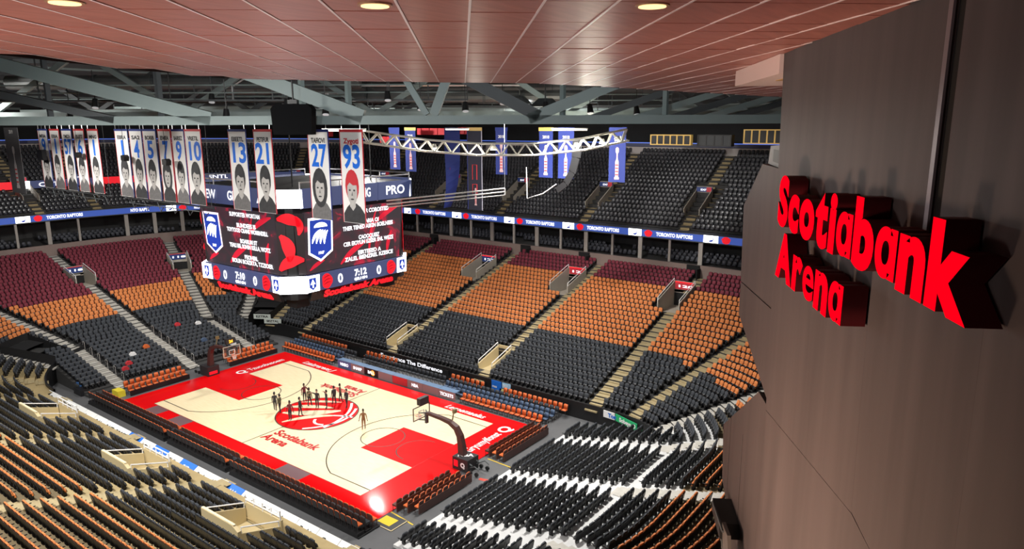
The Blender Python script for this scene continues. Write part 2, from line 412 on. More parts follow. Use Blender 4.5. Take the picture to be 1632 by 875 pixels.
put_text('apron_lettering', text_mesh('Lzaizrerens J', 1.0, .002, .02, width=5.0, shear=.3), M_WL, (-12.7, 7.95, .04), (1, 0, 0), (0, 1, 0), court)
put_text('apron_lettering', text_mesh('Legoemaelas', 1.0, .002, .02, width=4.6, shear=.3), M_WL, (8.3, 7.9, .04), (1, 0, 0), (0, 1, 0), court)
# yellow taped mat in the near corner of the floor
mt = thing('corner_mat', (18.3, -8.7, 0), 'dark corner mat with yellow square by the near court corner', 'mat')
mb = MB(); mb.box((18.35, -8.72, .012), (2.0, 1.5, .02)); mb.build('base', mat('mat_grey', (.06, .062, .066), .7), mt)
mb = MB(); mb.box((18.25, -8.72, .026), (1.1, .85, .01)); mb.build('yellow_square', mat('floor_yellow', (.75, .52, .04), .5), mt)
mb = MB(); ribbon(mb, [(17.4, -9.45), (19.3, -9.45), (19.3, -8.0)], .07, .026); mb.build('border', M_CREAM, mt)
for (a, b, m, nm, lab) in (((17.4, -7.75), (19.9, -8.05), 'floor_yellow', 'floor_tape', 'yellow tape line on the grey floor beside the corner mat'), ((18.0, 2.2), (20.3, 2.1), 'floor_yellow', 'floor_tape', 'yellow tape line on the grey floor behind the near hoop'), ((19.5, -.7), (20.9, -.4), 'tape_red', 'floor_tape', 'red tape strip leading to the end stand aisle')):
    mb = MB(); mb.box(((a[0]+b[0])/2, (a[1]+b[1])/2, -.015), (math.hypot(b[0]-a[0], b[1]-a[1]), .10 if m != 'tape_red' else .3, .012), rz=math.atan2(b[1]-a[1], b[0]-a[0]))
    tag(mb.build(nm, mat(m, (.6, .05, .03), .6)), lab, 'tape')

# ------------------------------------------------------------------ seats
def outline(w, z0, z1, ch): return [(-w, z0), (w, z0), (w, z1-ch), (w-ch, z1), (-w+ch, z1), (-w, z1-ch)]
def lean_slab(mb, w, z0, z1, y0, y1, t, ch, mi=0, back=True, puff=0.):
    """slab facing +y from height z0 to z1, front face y going y0 -> y1; puff raises the middle like a cushion"""
    pl = outline(w, z0, z1, ch); k = len(mb.v)
    fy = lambda z: y0+(y1-y0)*(z-z0)/(z1-z0)
    mb.v += [(x, fy(z), z) for x, z in pl]+[(x, fy(z)-t, z) for x, z in pl]
    if puff:
        zc = (z0+z1)/2; mb.v += [(x*.72, fy(z)+puff, zc+(z-zc)*.70) for x, z in pl]
        mb.f.append(tuple(k+12+q for q in (5, 4, 3, 2, 1, 0))); mb.m.append(mi)
        for i in range(6): j = (i+1) % 6; mb.f.append((k+i, k+12+i, k+12+j, k+j)); mb.m.append(mi)
    else: mb.f.append(tuple(k+q for q in (5, 4, 3, 2, 1, 0))); mb.m.append(mi)
    if back: mb.f.append(tuple(k+6+q for q in range(6))); mb.m.append(mi)
    for i in range(6):
        j = (i+1) % 6; mb.f.append((k+i, k+j, k+6+j, k+6+i)); mb.m.append(mi)
def seat_frame():
    mb = MB()
    lean_slab(mb, .258, .28, .80, -.165, -.27, .035, .025)
    mb.box((0, -.1, .2), (.06, .28, .40))
    mb.box((-.25, -.02, .50), (.035, .34, .05))
    lean_slab(mb, .20, .32, .55, .035, -.02, .03, .05, back=False)
    return mb
def seat_pads():
    mb = MB()
    lean_slab(mb, .22, .50, .91, -.125, -.215, .085, .08, puff=.035)
    lean_slab(mb, .205, .34, .58, .0, -.05, .09, .06)
    return mb
def upper_seat():
    mb = MB(); lean_slab(mb, .22, .28, .86, -.12, -.24, .05, .10, puff=.03); lean_slab(mb, .20, .33, .56, .03, -.02, .08, .06, back=False)
    return mb
def npmesh(mb): return np.array(mb.v, float), [np.array(f) for f in mb.f]

def instances(name, mb, mat_, placements, label, cat='seats', group=None, parent=None, kind='stuff'):
    """one mesh with a copy of mb at each (x,y,z,angle of facing)"""
    if not len(placements): return None
    V, Fs = npmesh(mb); nv = len(V); pl = np.array(placements, float); n = len(pl)
    a = pl[:, 3]; c, s = np.sin(a), -np.cos(a)       # local +y -> facing direction
    X = V[None, :, 0]*c[:, None]+V[None, :, 1]*np.cos(a)[:, None]+pl[:, 0:1]
    Y = V[None, :, 0]*s[:, None]+V[None, :, 1]*np.sin(a)[:, None]+pl[:, 1:2]
    Z = np.repeat(V[None, :, 2], n, 0)+pl[:, 2:3]
    co = np.stack([X, Y, Z], -1).reshape(-1, 3)
    ls = np.array([len(f) for f in Fs]); fl = np.concatenate(Fs)
    loops = (fl[None, :]+(np.arange(n)*nv)[:, None]).ravel(); tot = np.tile(ls, n); start = np.concatenate([[0], np.cumsum(tot)[:-1]])
    me = bpy.data.meshes.new(name); me.vertices.add(len(co)); me.vertices.foreach_set('co', co.ravel())
    me.loops.add(len(loops)); me.loops.foreach_set('vertex_index', loops.astype(np.int32))
    me.polygons.add(len(tot)); me.polygons.foreach_set('loop_start', start.astype(np.int32)); me.polygons.foreach_set('loop_total', tot.astype(np.int32))
    me.materials.append(mat_); me.update(calc_edges=True); me.validate()
    o = link(name, me, parent)
    if label: tag(o, label, cat, group)
    if kind: o['kind'] = kind
    return o

def cam_px(p):
    yaw, pitch = R(126.549), R(-11.934)
    f = np.array((math.cos(yaw)*math.cos(pitch), math.sin(yaw)*math.cos(pitch), math.sin(pitch))); r = np.array((math.sin(yaw), -math.cos(yaw), 0)); u = np.cross(r, f)
    d = np.array(p)-CAM; z = d@f
    return 816+1124.5*(d@r)/z, 437.5-1124.5*(d@u)/z, z

SEATS = []   # dicts: pos, facing, colour, stand, row, section, index
def colour_of(d, e):
    b1 = 8.2*(1-e)+4.2*e; b2 = 20*(1-e)+9.9*e
    return 'charcoal' if d < b1 else ('orange' if d < b2 else 'maroon')
def fill_row(i, sa, sb, sect):
    d = PITCH*i+.50
    n = max(8, int((sb-sa)*3)); ss = np.linspace(sa, sb, n); pts = np.array([P(s, d)[:2] for s in ss])
    L = np.concatenate([[0], np.cumsum(np.hypot(*np.diff(pts, axis=0).T))]); tot = L[-1]-AW-.1
    k = int(tot/.535)
    if k < 1: return
    st = (L[-1]-(k-1)*.535)/2
    for j in range(k):
        s = float(np.interp(st+.535*j, L, ss)); sm = s % 226.8
        if any(h[0]-.35 <= sm <= h[1]+.35 and h[2]-.75 <= d <= h[3]+.3 for h in HOLES): continue
        x, y, nx, ny, e = P(s, d); z = zt(PITCH*i+.415, e)
        stand = 'far' if (sm < 59 or sm > 211.8) else 'right end' if sm < 98.4 else 'near' if sm < 172.4 else 'left end'
        SEATS.append(dict(p=(x, y, z), a=math.atan2(-ny, -nx), c=colour_of(d, e), st=stand, r=i, sec=sect, k=j))
al = sorted(a % 226.8 for a in AISLES); al.append(al[0]+226.8)
for q, (a, b) in enumerate(zip(al[:-1], al[1:])):
    for i in range(0, NROW):
        if (114 < (a % 226.8) < 156 and i < 2) or (58 < (a % 226.8) < 98 and i == 0): continue
        fill_row(i, a, b, q)
# retractable end stands on flat risers
def end_stand(sg):
    mb = MB(); nr = 12
    for i in range(nr):
        X = 20.6+.83*i; z = .2+.21*(X-20.6)
        mb.box((sg*(X+.415+.1), 0, z/2), (.83, 21.2, z))
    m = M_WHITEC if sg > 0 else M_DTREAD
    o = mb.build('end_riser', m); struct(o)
    for i in range(nr):
        X = 20.6+.83*i; z = .2+.21*(X-20.6)
        for q, (y0, y1) in enumerate(((-10.5, -8.3), (-6.6, -.85), (.85, 6.6), (8.3, 10.5))):
            n = int((y1-y0)/.535)
            for j in range(n):
                y = y0+(j+.5)*(y1-y0)/n
                if sg < 0 and i < 1: continue
                SEATS.append(dict(p=(sg*(X+.55), y, z), a=math.pi if sg > 0 else 0., c='charcoal', st='right floor' if sg > 0 else 'left floor', r=i, sec=100+q, k=j))
    if sg < 0:
        for yy in (-7.45, 0, 7.45):
            m3 = MB()
            for i in range(nr):
                X = 20.6+.83*i; z = .2+.21*(X-20.6); m3.box((-(X+.5), yy, z+.015), (.62, 1.1, .03)); m3.box((-(X+.1), yy, z-.06), (.3, 1.1, .1))
            struct(m3.build('stairs', M_WSTAIR))
end_stand(1); end_stand(-1)

# the 300 seats that show largest are objects of their own, the rest is one body per colour
for t in SEATS:
    px, py, dep = cam_px((t['p'][0], t['p'][1], t['p'][2]+.6)); lim = 1145 if py > 560 else 1170
    t['vis'] = dep > 0 and -4 < px < lim and py < 880; t['dep'] = dep
big = sorted([t for t in SEATS if t['vis']], key=lambda t: t['dep'])[:300]
for t in big: t['ind'] = True
CM = dict(charcoal=M_CHAR, orange=M_ORANGE, maroon=M_MAROON)
fr_me = seat_frame(); pd_me = seat_pads()
proto = {}
ORD = ['first', 'second', 'third', 'fourth', 'fifth', 'sixth', 'seventh', 'eighth', 'ninth', 'tenth', 'eleventh', 'twelfth', 'thirteenth', 'fourteenth', 'fifteenth', 'sixteenth', 'seventeenth', 'eighteenth', 'nineteenth', 'twentieth', 'twenty-first', 'twenty-second', 'twenty-third', 'twenty-fourth', 'twenty-fifth', 'twenty-sixth', 'twenty-seventh', 'twenty-eighth', 'twenty-ninth', 'thirtieth', 'thirty-first', 'thirty-second', 'thirty-third']
bysec = {}
for t in SEATS: bysec.setdefault((t['st'], t['sec'], t['r']), []).append(t['k'])
secs = sorted(set((t['st'], t['sec']) for t in big))
def sec_name(st, sec):
    ids = [x[1] for x in secs if x[0] == st]; return ORD[ids.index(sec)]
for t in big:
    c = t['c']
    if c not in proto:
        f = bpy.data.meshes.new('arena_seat'); f.from_pydata(fr_me.v, [], fr_me.f); f.materials.append(M_DARK)
        p = bpy.data.meshes.new('cushion'); p.from_pydata(pd_me.v, [], pd_me.f); p.materials.append(CM[c]); proto[c] = (f, p)
    o = link('arena_seat', proto[c][0]); o.location = t['p']; o.rotation_euler = (0, 0, t['a']-math.pi/2)
    link('cushion', proto[c][1], o)
    k = t['k']-min(bysec[(t['st'], t['sec'], t['r'])])
    where = {'near': 'near side stand', 'right end': 'curved end stand', 'right floor': 'pale end riser'}.get(t['st'], t['st']+' stand')
    tag(o, f"{c} folding seat, {where}, {sec_name(t['st'], t['sec'])} block, {ORD[t['r']]} row up, {ORD[min(k, 32)]} along", 'seat', 'folding seats in the stands nearest the viewer')
rest = [t for t in SEATS if not t.get('ind')]
for st, lab in (('far', 'far side stand'), ('near', 'near side stand'), ('right end', 'curved end stand beside the sign wall'), ('right floor', 'pale end risers'), ('left end', 'far left end stand'), ('left floor', 'retractable left end risers')):
    for c in ('charcoal', 'orange', 'maroon'):
        pl = [(*t['p'], t['a']) for t in rest if t['st'] == st and t['c'] == c]
        if not pl: continue
        o = instances('seat_rows', pd_me, CM[c], pl, f'rows of {c} folding seats in the {lab}', 'seats')
        fr = instances('seat_shells', fr_me, M_DARK, pl, None, parent=o)

# ------------------------------------------------------------------ front boards, portals
def portal_deep(name, s0, s1, d0, d1, m_wall, label, sign=None, rails=True, m_sign=M_LED_NAVY, par=1.0):
    sm = (s0+s1)/2; x, y, nx, ny, e = P(sm, d0); zf = zt(d0, e)-.35
    t = thing(name, (x, y, zf), label, 'stairwell', 'stand entrances')
    A = lambda s, d, z: (*P(s, d)[:2], z)
    mb = MB()
    mb.face([A(s0, d0, zf), A(s0, d1, zf), A(s1, d1, zf), A(s1, d0, zf)])
    mb.build('floor_slab', m_wall, t)
    zb0, zb1 = zt(d0, e)+par, zt(d1, e)+par
    for s, nm in ((s0, 'side_wall'), (s1, 'side_wall')):
        mb = MB(); sg = -1 if s == s0 else 1; so = s+sg*.12
        q = [A(s, d0, zf), A(s, d1, zf), A(s, d1, zb1), A(s, d0, zb0)]; q2 = [A(so, d0, zf), A(so, d1, zf), A(so, d1, zb1), A(so, d0, zb0)]
        mb.face(q); mb.face(q2[::-1]); mb.face([q[3], q[2], q2[2], q2[3]]); mb.face([q[0], q[3], q2[3], q2[0]])
        mb.build(nm, m_wall, t)
        if rails:
            mb = MB(); sc = s+sg*.06
            mb.tube([A(sc, d0+.05, zb0), A(sc, d0+.05, zb0+.35), A(sc, (d0+d1)/2, (zb0+zb1)/2+.35), A(sc, d1-.05, zb1+.35), A(sc, d1-.05, zb1)], .045); mb.build('handrail', M_WHITE, t)
    # head wall with dark doorway and sign
    mb = MB(); q = [A(s0, d1, zt(d1, e)-.2), A(s1, d1, zt(d1, e)-.2), A(s1, d1, zb1+.1), A(s0, d1, zb1+.1)]; mb.face(q)
    q2 = [A(s0, d1+.1, zt(d1, e)-.2), A(s1, d1+.1, zt(d1, e)-.2), A(s1, d1+.1, zb1+.1), A(s0, d1+.1, zb1+.1)]; mb.face(q2[::-1]); mb.face([q[3], q[2], q2[2], q2[3]])
    mb.build('head_wall', m_wall, t)
    mb = MB(); mb.face([A(s0+.02, d1-.03, zf+.01), A(s1-.02, d1-.03, zf+.01), A(s1-.02, d1-.03, zt(d1, e)-.2), A(s0+.02, d1-.03, zt(d1, e)-.2)]); mb.build('doorway', M_BLACK, t)
    if sign:
        mb = MB(); sz = zb1-.75
        a, b = A(s0+.1, d1-.08, sz), A(s1-.1, d1-.08, sz)
        mb.beam((a[0], a[1], sz+.35), (b[0], b[1], sz+.35), .06, .75); o = mb.build('sign_panel', sign[1], t)
        mb = MB(); mb.beam((a[0], a[1], sz+.76), (b[0], b[1], sz+.76), .08, .12); mb.build('sign_header', M_LED_RED if sign[2] else M_BRED, t)
        dx = Vector((b[0]-a[0], b[1]-a[1], 0)).normalized(); fx, fy = -nx, -ny
        if dx.cross(Vector((0, 0, 1))).dot(Vector((fx, fy, 0))) < 0: dx = -dx; a = b
        put_text('sign_lettering', text_mesh(sign[0], .38, .004, .01, width=(Vector(b)-Vector(A(s0+.1, d1-.08, sz))).length*.8 if a is not b else 1.4), M_LED_TEXT, Vector((a[0], a[1], sz+.2))+dx*.2+Vector((fx, fy, 0))*.05, dx, (0, 0, 1), t)
    return t
SG_BLUE = mat('sign_blue', srgb(35, 55, 110), .5, emit=.25)
SG_RED = mat('sign_red', srgb(170, 45, 55), .5, emit=.35)
M_PORT = mat('portal_grey', (.42, .38, .32), .8, var=.1, scale=1)
for x, tx, m_, nm in ((-6.9, '122', SG_BLUE, 'blue'), (6.7, '121', SG_RED, 'red'), (20.4, '120', SG_RED, 'rose red')):
    pos = {-6.9: 'nearest the scoreboard', 6.7: 'in the middle', 20.4: 'nearest the sign wall'}[x]
    portal_deep('stand_entrance', F(x-1.15), F(x+1.15), 16.6, 20.75, M_PORT, f'grey walled upper entrance with {nm} sign in far stand, {pos}', (tx, m_, True))
for x, pos in ((-5.7, 'closer to the scoreboard'), (7.6, 'closer to the near hoop')):
    portal_deep('stand_entrance', F(x-.8), F(x+.8), 1.66, 5.0, M_CREAM, f'cream railed lower stairwell in far stand, {pos}', None, par=.35)
for s, hw, pos in ((192.1, 1.1, 'behind the left basket'), (203, .9, 'beside the scoreboard'), (181.2, .9, 'at the left picture edge')):
    portal_deep('stand_entrance', s-hw, s+hw, 14.11, 17.43, M_PORT, f'grey entrance with blue sign in left end stand, {pos}', ('118', SG_BLUE, False))
for x, pos in ((-12.2, 'the farthest of three'), (2.2, 'the middle of three'), (14.8, 'the closest of three')):
    t = portal_deep('stand_entrance', N(x+1.7), N(x-1.7), 2.49, 5.0, M_CREAM, f'cream parapet stairwell with white rails in near stand, {pos}', None, par=.55)
    # guard rail on the court side, solid parapet on the uphill side
    mb = MB(); z = zt(2.49, 0)+.85; yy = -15.6
    for zz in (z+.25, z+.6): mb.tube([(x-1.75, yy, z), (x-1.75, yy, zz), (x+1.75, yy, zz), (x+1.75, yy, z)], .05)
    for k in range(1, 4): mb.tube([(x-1.75+k*.875, yy, z), (x-1.75+k*.875, yy, z+.6)], .04)
    mb.build('guard_rail', M_WHITE, t)
    mb = MB(); mb.box((x, -15.55, zt(2.49, 0)+.25), (3.64, .14, 1.3)); mb.build('front_parapet', M_CREAM, t)
    mb = MB(); mb.prism([(-1.85, zt(5, 0)-.3), (1.85, zt(5, 0)-.3), (1.85, zt(5, 0)+.75), (1.3, zt(5, 0)+1.0), (-1.85, zt(5, 0)+1.0)], (x, -18.42, 0), (1, 0, 0), (0, 0, 1), .22); mb.build('back_parapet', M_CREAM, t)
    mb = MB(); mb.box((x-.2, -18.32, zt(5, 0)+1.02), (3.3, .14, .04)); mb.build('coping', mat('coping_cream', (.78, .70, .48), .6), t)

# advertising boards along the front of the near stand
M_ADW = mat('advert_white', (.78, .79, .78), .5); M_ADB = mat('advert_blue', srgb(25, 110, 215), .5)
kinds = ['b' if i in (8, 10, 12, 15) else 'w' for i in range(22)]
words = ['7UP', 'cUSS', 'ENTER', 'Tm', 'Luzo', 'S.AL', 'BAIZ', 'FORTE', 'Q', 'BEN', 'rS', 'SUI', 'BIR', 'Ro1', 'Ae lo', 'LV', 'Redo', 'Qdu', 'Asto', 'BoLi', 'Car', 'Moz']
for i, k in enumerate(kinds):
    x = -21.5+i*1.98; t = thing('advert_board', (x, -13.6, .8), f"{'blue' if k == 'b' else 'white'} advert board on the near wall, {ORD[i]} from the left end", 'advert board', 'advert boards along the near stand')
    mb = MB(); mb.prism([(-.97, -.6), (.97, -.6), (.97, .6), (-.97, .6)], (x, -13.75, .98), (1, 0, 0), (0, .86, .51), .04); mb.build('panel', M_ADB if k == 'b' else M_ADW, t)
    put_text('advert_lettering', text_mesh(words[i], .62, .004, .01, ax='CENTER', ay='CENTER'), M_WHITE if k == 'b' else M_BLACK, (x, -13.75-.008*.51, .98+.008*.86+.004), (1, 0, 0), (0, .86, .51), t)
# boards along the far wall and the corner signs
mb = MB(); mb.beam((-9, 13.0, 1.0), (4.4, 13.0, 1.0), .05, .5); o = tag(mb.build('wall_banner', M_BLACK), 'long black wall banner with white lettering on the far wall', 'banner')
put_text('banner_lettering', text_mesh('Experience The Difference', .6, .004, .01, width=9), M_LED_TEXT, (-5.5, 12.95, .85), (1, 0, 0), (0, 0, 1), o)
for x0, x1, z0, z1, m, lab, tx in ((9.9, 11.1, .35, 1.5, M_ADB, 'blue poster hanging on the far wall above the courtside chairs', 'mes'), (11.2, 12.2, .95, 1.5, mat('pale_blue', (.35, .62, .85), .6), 'pale blue poster on the far wall beside the blue one', 'SKY'), (10.9, 12.0, .15, .85, mat('pale_yellow', (.75, .70, .30), .6), 'pale yellow poster low on the far wall', 'fan')):
    mb = MB(); mb.beam((x0, 13.02, (z0+z1)/2), (x1, 13.02, (z0+z1)/2), .04, z1-z0); o = tag(mb.build('poster', m), lab, 'poster')
    put_text('poster_lettering', text_mesh(tx, .35, .003, .01), M_WHITE, (x0+.1, 12.985, (z0+z1)/2-.1), (1, 0, 0), (0, 0, 1), o)
M_GREEN = mat('advert_green', (.02, .42, .16), .5)
for s0, s1, m, lab, tx in ((44.6, 47.3, M_WHITE, 'white corner advert board beside the far aisle', 'Toms'), (47.5, 53.5, M_GREEN, 'long green corner advert board below the far stand', 'Sobeys O'), (57, 60.5, M_GREEN, 'short green corner advert board beside the black risers', 'VG')):
    A = Vector((*P(s0, -.2)[:2], 1.15)); B = Vector((*P(s1, -.2)[:2], 1.15)); mb = MB(); mb.beam(A, B, .06, .62); o = tag(mb.build('corner_advert', m), lab, 'advert board')
    dx = (B-A).normalized(); put_text('advert_lettering', text_mesh(tx, .5, .004, .02), M_WHITE if m is M_GREEN else M_ADB, A+dx*.5+Vector((dx.y, -dx.x, 0))*.05+Vector((0, 0, -.18)), dx, (0, 0, 1), o)

# ------------------------------------------------------------------ concourse fascia, suites, ribbon board, upper deck
U0, U1 = 162, 226.8+66
struct(ringwall('wall_concourse', U0, U1, 24.25, lambda e: zt(24, e)-.5, lambda e: 10.05+.1*e, .3, M_FASCIA))
for i, x in enumerate((-19.8, -3.4, 5.6, 19.9)):
    mb = MB(); mb.box((x, 37.35, 9.3), (1.5, .2, 1.5)); o = struct(mb.build(f'door_{i+1}', M_VOID)); mb = MB(); mb.box((x+.8, 36.9, 9.1), (.12, 1.0, 1.3)); mb.build('door_side', M_VOID, o)
mb = MB()
ringband(mb, U0, U1, 24.5, lambda e: 9.6, 30, lambda e: 10.6)
ringband(mb, U0, U1, 30, lambda e: 10.6, 30, lambda e: 13.2+.65*e)
ringband(mb, U0, U1, 24.9, lambda e: 12.6+.65*e, 30, lambda e: 12.6+.65*e)
suite = struct(mb.build('wall_suites', M_DTREAD))
M_POST = mat('post_grey', (.36, .33, .30), .7)
k = U0+1.2
while k < U1-1:
    x, y, nx, ny, e = P(k, 25.0); mb = MB(); mb.box((x, y, (9.8+12.65+.65*e)/2), (.2, .28 if int(k*10) % 3 else .5, 2.85+.65*e), rz=math.atan2(ny, nx)); mb.build('post', M_POST, suite)
    sm = k % 226.8; k += 3.75 if (sm < 44 or 187 < sm < 197) else 3.75*30/((33.5)*math.pi/2)
pl = []
for d_, z_ in ((25.6, 9.85), (26.5, 10.05), (27.4, 10.25)):
    ss = np.linspace(U0, U1, 1400); pts = np.array([P(s, d_)[:2] for s in ss]); L = np.concatenate([[0], np.cumsum(np.hypot(*np.diff(pts, axis=0).T))])
    for q in np.arange(0, L[-1], .62):
        s = float(np.interp(q, L, ss)); x, y, nx, ny, e = P(s, d_)
        if int(q/3.75) % 5 != 3: pl.append((x, y, z_, math.atan2(-ny, -nx)))
M_SUITE = mat('suite_seat', (.035, .037, .048), .6)
instances('suite_seats', upper_seat(), M_SUITE, pl, 'rows of dark seats in the suites below the ribbon board', 'seats')

# ribbon board
rb = thing('ribbon_board', (0, 38, 12.65), 'long blue LED ribbon board repeating TORONTO RAPTORS around the bowl', 'ribbon board')
DR = 24.75
mb = MB(); ringband(mb, U0, U1, DR, lambda e: 12.68+.65*e, DR, lambda e: 13.52+.65*e); ringband(mb, U0, U1, DR, lambda e: 13.52+.65*e, DR+.4, lambda e: 13.52+.65*e)
mb.build('led_band', M_LED_BLUE, rb)
mb = MB(); ringband(mb, U0, U1, DR-.05, lambda e: 12.58+.65*e, DR-.05, lambda e: 12.70+.65*e); ringband(mb, U0, U1, DR-.05, lambda e: 13.50+.65*e, DR-.05, lambda e: 13.6+.65*e); mb.build('frame', M_DSTEEL, rb)
# arc length along the ribbon, period 9.35 m, white box centred at X=-6.5 on the far side
ss = np.linspace(U0, U1, 3000); pts = np.array([P(s, DR)[:2] for s in ss]); L = np.concatenate([[0], np.cumsum(np.hypot(*np.diff(pts, axis=0).T))])
Lc = float(np.interp(226.8+F(-6.5), ss, L)); per = 9.35
def on_ring(l, off, dz):
    s = float(np.interp(l, L, ss)); x, y, nx, ny, e = P(s, DR); c = Vector((x, y, 13.1+.65*e+dz)); n = Vector((nx, ny, 0)); return c-n*off, n
q = Lc-per*math.floor(Lc/per)
while q < L[-1]-8:
    for c0, c1, m in ((q-.85, q+.85, M_LED_WHITE),):
        mb = MB(); pp = [on_ring(t, .02, 0)[0] for t in np.linspace(c0, c1, 3)]
        for a, b in zip(pp[:-1], pp[1:]): mb.face([(a.x, a.y, a.z-.42), (b.x, b.y, b.z-.42), (b.x, b.y, b.z+.42), (a.x, a.y, a.z+.42)])
        mb.build('white_cell', m, rb)
    c, n = on_ring(q, .05, 0); xd = Vector((0, 0, 1)).cross(-n)
    mb = MB(); mb.prism(arc(0, 0, .33, 0, 360, 14)[:-1], c, xd, (0, 0, 1), .02); o = mb.build('ball_mark', M_LED_DBLUE, rb)
    for v in (-.12, .02, .16):
        mb = MB(); mb.prism(slash(curve_pts((-.32, v-.08), (.28, v+.08), .1), .045)[::-1], c-n*.012, xd, (0, 0, 1), .004); mb.build('claw_line', M_LED_WHITE, o)
    c, n = on_ring(q+1.75, .05, 0); xd = Vector((0, 0, 1)).cross(-n)
    mb = MB(); mb.prism([(.5*math.cos(R(t))*(1+.1*math.sin(R(5*t))), .40*math.sin(R(t))) for t in range(0, 360, 24)], c, xd, (0, 0, 1), .02); mb.build('red_mark', M_LED_RED, rb)
    c, n = on_ring(q+5.0, .05, -.2); xd = Vector((0, 0, 1)).cross(-n)
    put_text('ribbon_lettering', text_mesh('TORONTO RAPTORS', .58, .004, .025, ax='CENTER', width=4.5), M_LED_TEXT, c, xd, (0, 0, 1), rb)
    q += per

# upper deck
NU = 18
mb = MB(); ss_u = ssamples(U0, U1); zu = lambda k, e: 13.72+.464*k+.5*e
for a, b in zip(ss_u[:-1], ss_u[1:]):
    for k in range(NU):
        d0, d1 = 25.2+.82*k, 25.2+.82*(k+1); A, B, A2, B2 = P(a, d0), P(b, d0), P(a, d1), P(b, d1)
        mb.face([(A[0], A[1], zu(k, A[4])), (A2[0], A2[1], zu(k, A[4])), (B2[0], B2[1], zu(k, B[4])), (B[0], B[1], zu(k, B[4]))])
        mb.face([(A[0], A[1], zu(k-1, A[4])), (A[0], A[1], zu(k, A[4])), (B[0], B[1], zu(k, B[4])), (B[0], B[1], zu(k-1, B[4]))])
struct(mb.build('terrace_upper', M_DTREAD))
UA = [F(-21.5), F(-8.8), F(4.6), F(18.0), 49.5, 56.5, 164.0, 171, 178.5, 186, 192.1, 198.2, 205.7, 213.2, 220.5]
UA2 = sorted(a if a > 150 else a+226.8 for a in UA)
pl = []
for k in range(NU):
    d = 25.2+.82*k+.45
    for a, b in zip(UA2[:-1], UA2[1:]):
        nn = 60; s_ = np.linspace(a, b, nn); pt = np.array([P(s, d)[:2] for s in s_]); LL = np.concatenate([[0], np.cumsum(np.hypot(*np.diff(pt, axis=0).T))])
        kk = int((LL[-1]-1.5)/.56); st = (LL[-1]-(kk-1)*.56)/2
        mid = (a+b)/2
        for j in range(kk):
            s = float(np.interp(st+.56*j, LL, s_)); x, y, nx, ny, e = P(s, d)
            if 4 <= k <= 9 and min(abs((s-u)) for u in UA2) < 2.0*30/(30 if e in (0, 1) else 52): continue
            pl.append((x, y, zu(k, e), math.atan2(-ny, -nx)))
M_USEAT = mat('upper_seat', (.060, .060, .068), .28)
instances('upper_seats', upper_seat(), M_USEAT, pl, 'rows of black seats across the upper deck', 'seats')
M_UTAN = mat('upper_tan', (.36, .28, .15), .85, var=.2)
for s in UA2:
    mb = MB()
    for k in range(NU):
        if 4 <= k <= 8: continue
        x, y, nx, ny, e = P(s, 25.2+.82*k+.41); rz = math.atan2(ny, nx); mb.box((x, y, zu(k, e)+.012), (.82, 1.1, .03), rz=rz); x, y, *_ = P(s, 25.2+.82*k-.13); mb.box((x, y, zu(k-1, e)+.12), (.28, 1.1, .24), rz=rz)
    for k in range(3, 10):
        for sg in (-1, 1):
            off = sg*1.25*(1 if P(s, 30)[4] in (0., 1.) else .55); x, y, nx, ny, e = P(s+off, 25.2+.82*k+.41); rz = math.atan2(ny, nx); mb.box((x, y, zu(k, e)+.012), (.82, .8, .03), rz=rz)
    struct(mb.build('stairs', M_UTAN))
    # upper portal box
    e = P(s, 30)[4]; hw = .95*(1 if e in (0., 1.) else .55)
    x, y, nx, ny, _ = P(s, 29.3)
    if cam_px((x, y, 17))[0] < -60 or cam_px((x, y, 17))[0] > 1260: continue
    idx = UA2.index(s)
    where = ('nearest the sign wall' if s > 226.8+38 else 'right of the tall red banner' if s > 226.8+20 else 'behind the blue banners' if s > 226.8+10 else 'behind the scoreboard' if s > 222 else f'behind the white banners, {ORD[idx]} from the left end')
    t = thing('upper_entrance', (x, y, zu(4, e)), f'small grey upper deck entrance {where}', 'stairwell', 'upper deck entrances')
    rz = math.atan2(ny, nx)
    for sg in (-1, 1):
        mb = MB(); cx, cy = x-ny*sg*.95, y+nx*sg*.95
        tx, ty = -nx, -ny
        pts = [(-1.7, zu(4, e)-.3), (2.0, zu(4, e)-.3), (2.0, zu(8, e)+.55), (-1.7, zu(4, e)+.4)]
        mb.prism(pts, (cx, cy, 0), (nx, ny, 0), (0, 0, 1), .1); mb.build('side_wall', M_PORT, t)
    mb = MB(); mb.box((x+nx*2.0, y+ny*2.0, zu(8, e)+.3), (.15, 1.95, 1.2), rz=rz); mb.build('head_wall', M_PORT, t)
    mb = MB(); mb.box((x+nx*1.95, y+ny*1.95, zu(6, e)+.0), (.1, 1.9, 2.2), rz=rz); mb.build('doorway', M_BLACK, t)
    mb = MB(); mb.box((x+nx*1.85, y+ny*1.85, zu(8, e)+.55), (.1, 1.9, .55), rz=rz); mb.build('sign_panel', SG_BLUE, t)
    mb = MB(); mb.box((x+nx*1.80+ny*.6, y+ny*1.80-nx*.6, zu(8, e)+.55), (.1, .6, .55), rz=rz); mb.build('sign_corner', SG_RED, t)
    c = Vector((x+nx*1.77, y+ny*1.77, zu(8, e)+.42)); xd = Vector((0, 0, 1)).cross(-Vector((nx, ny, 0)))
    put_text('sign_lettering', text_mesh('EXIT', .3, .004, .01, ax='CENTER', width=.9), M_LED_TEXT, c, xd, (0, 0, 1), t)
eb = thing('end_display', (-60.6, 0, 17), 'red and blue LED display strip across the left upper deck behind the banners', 'ribbon board')
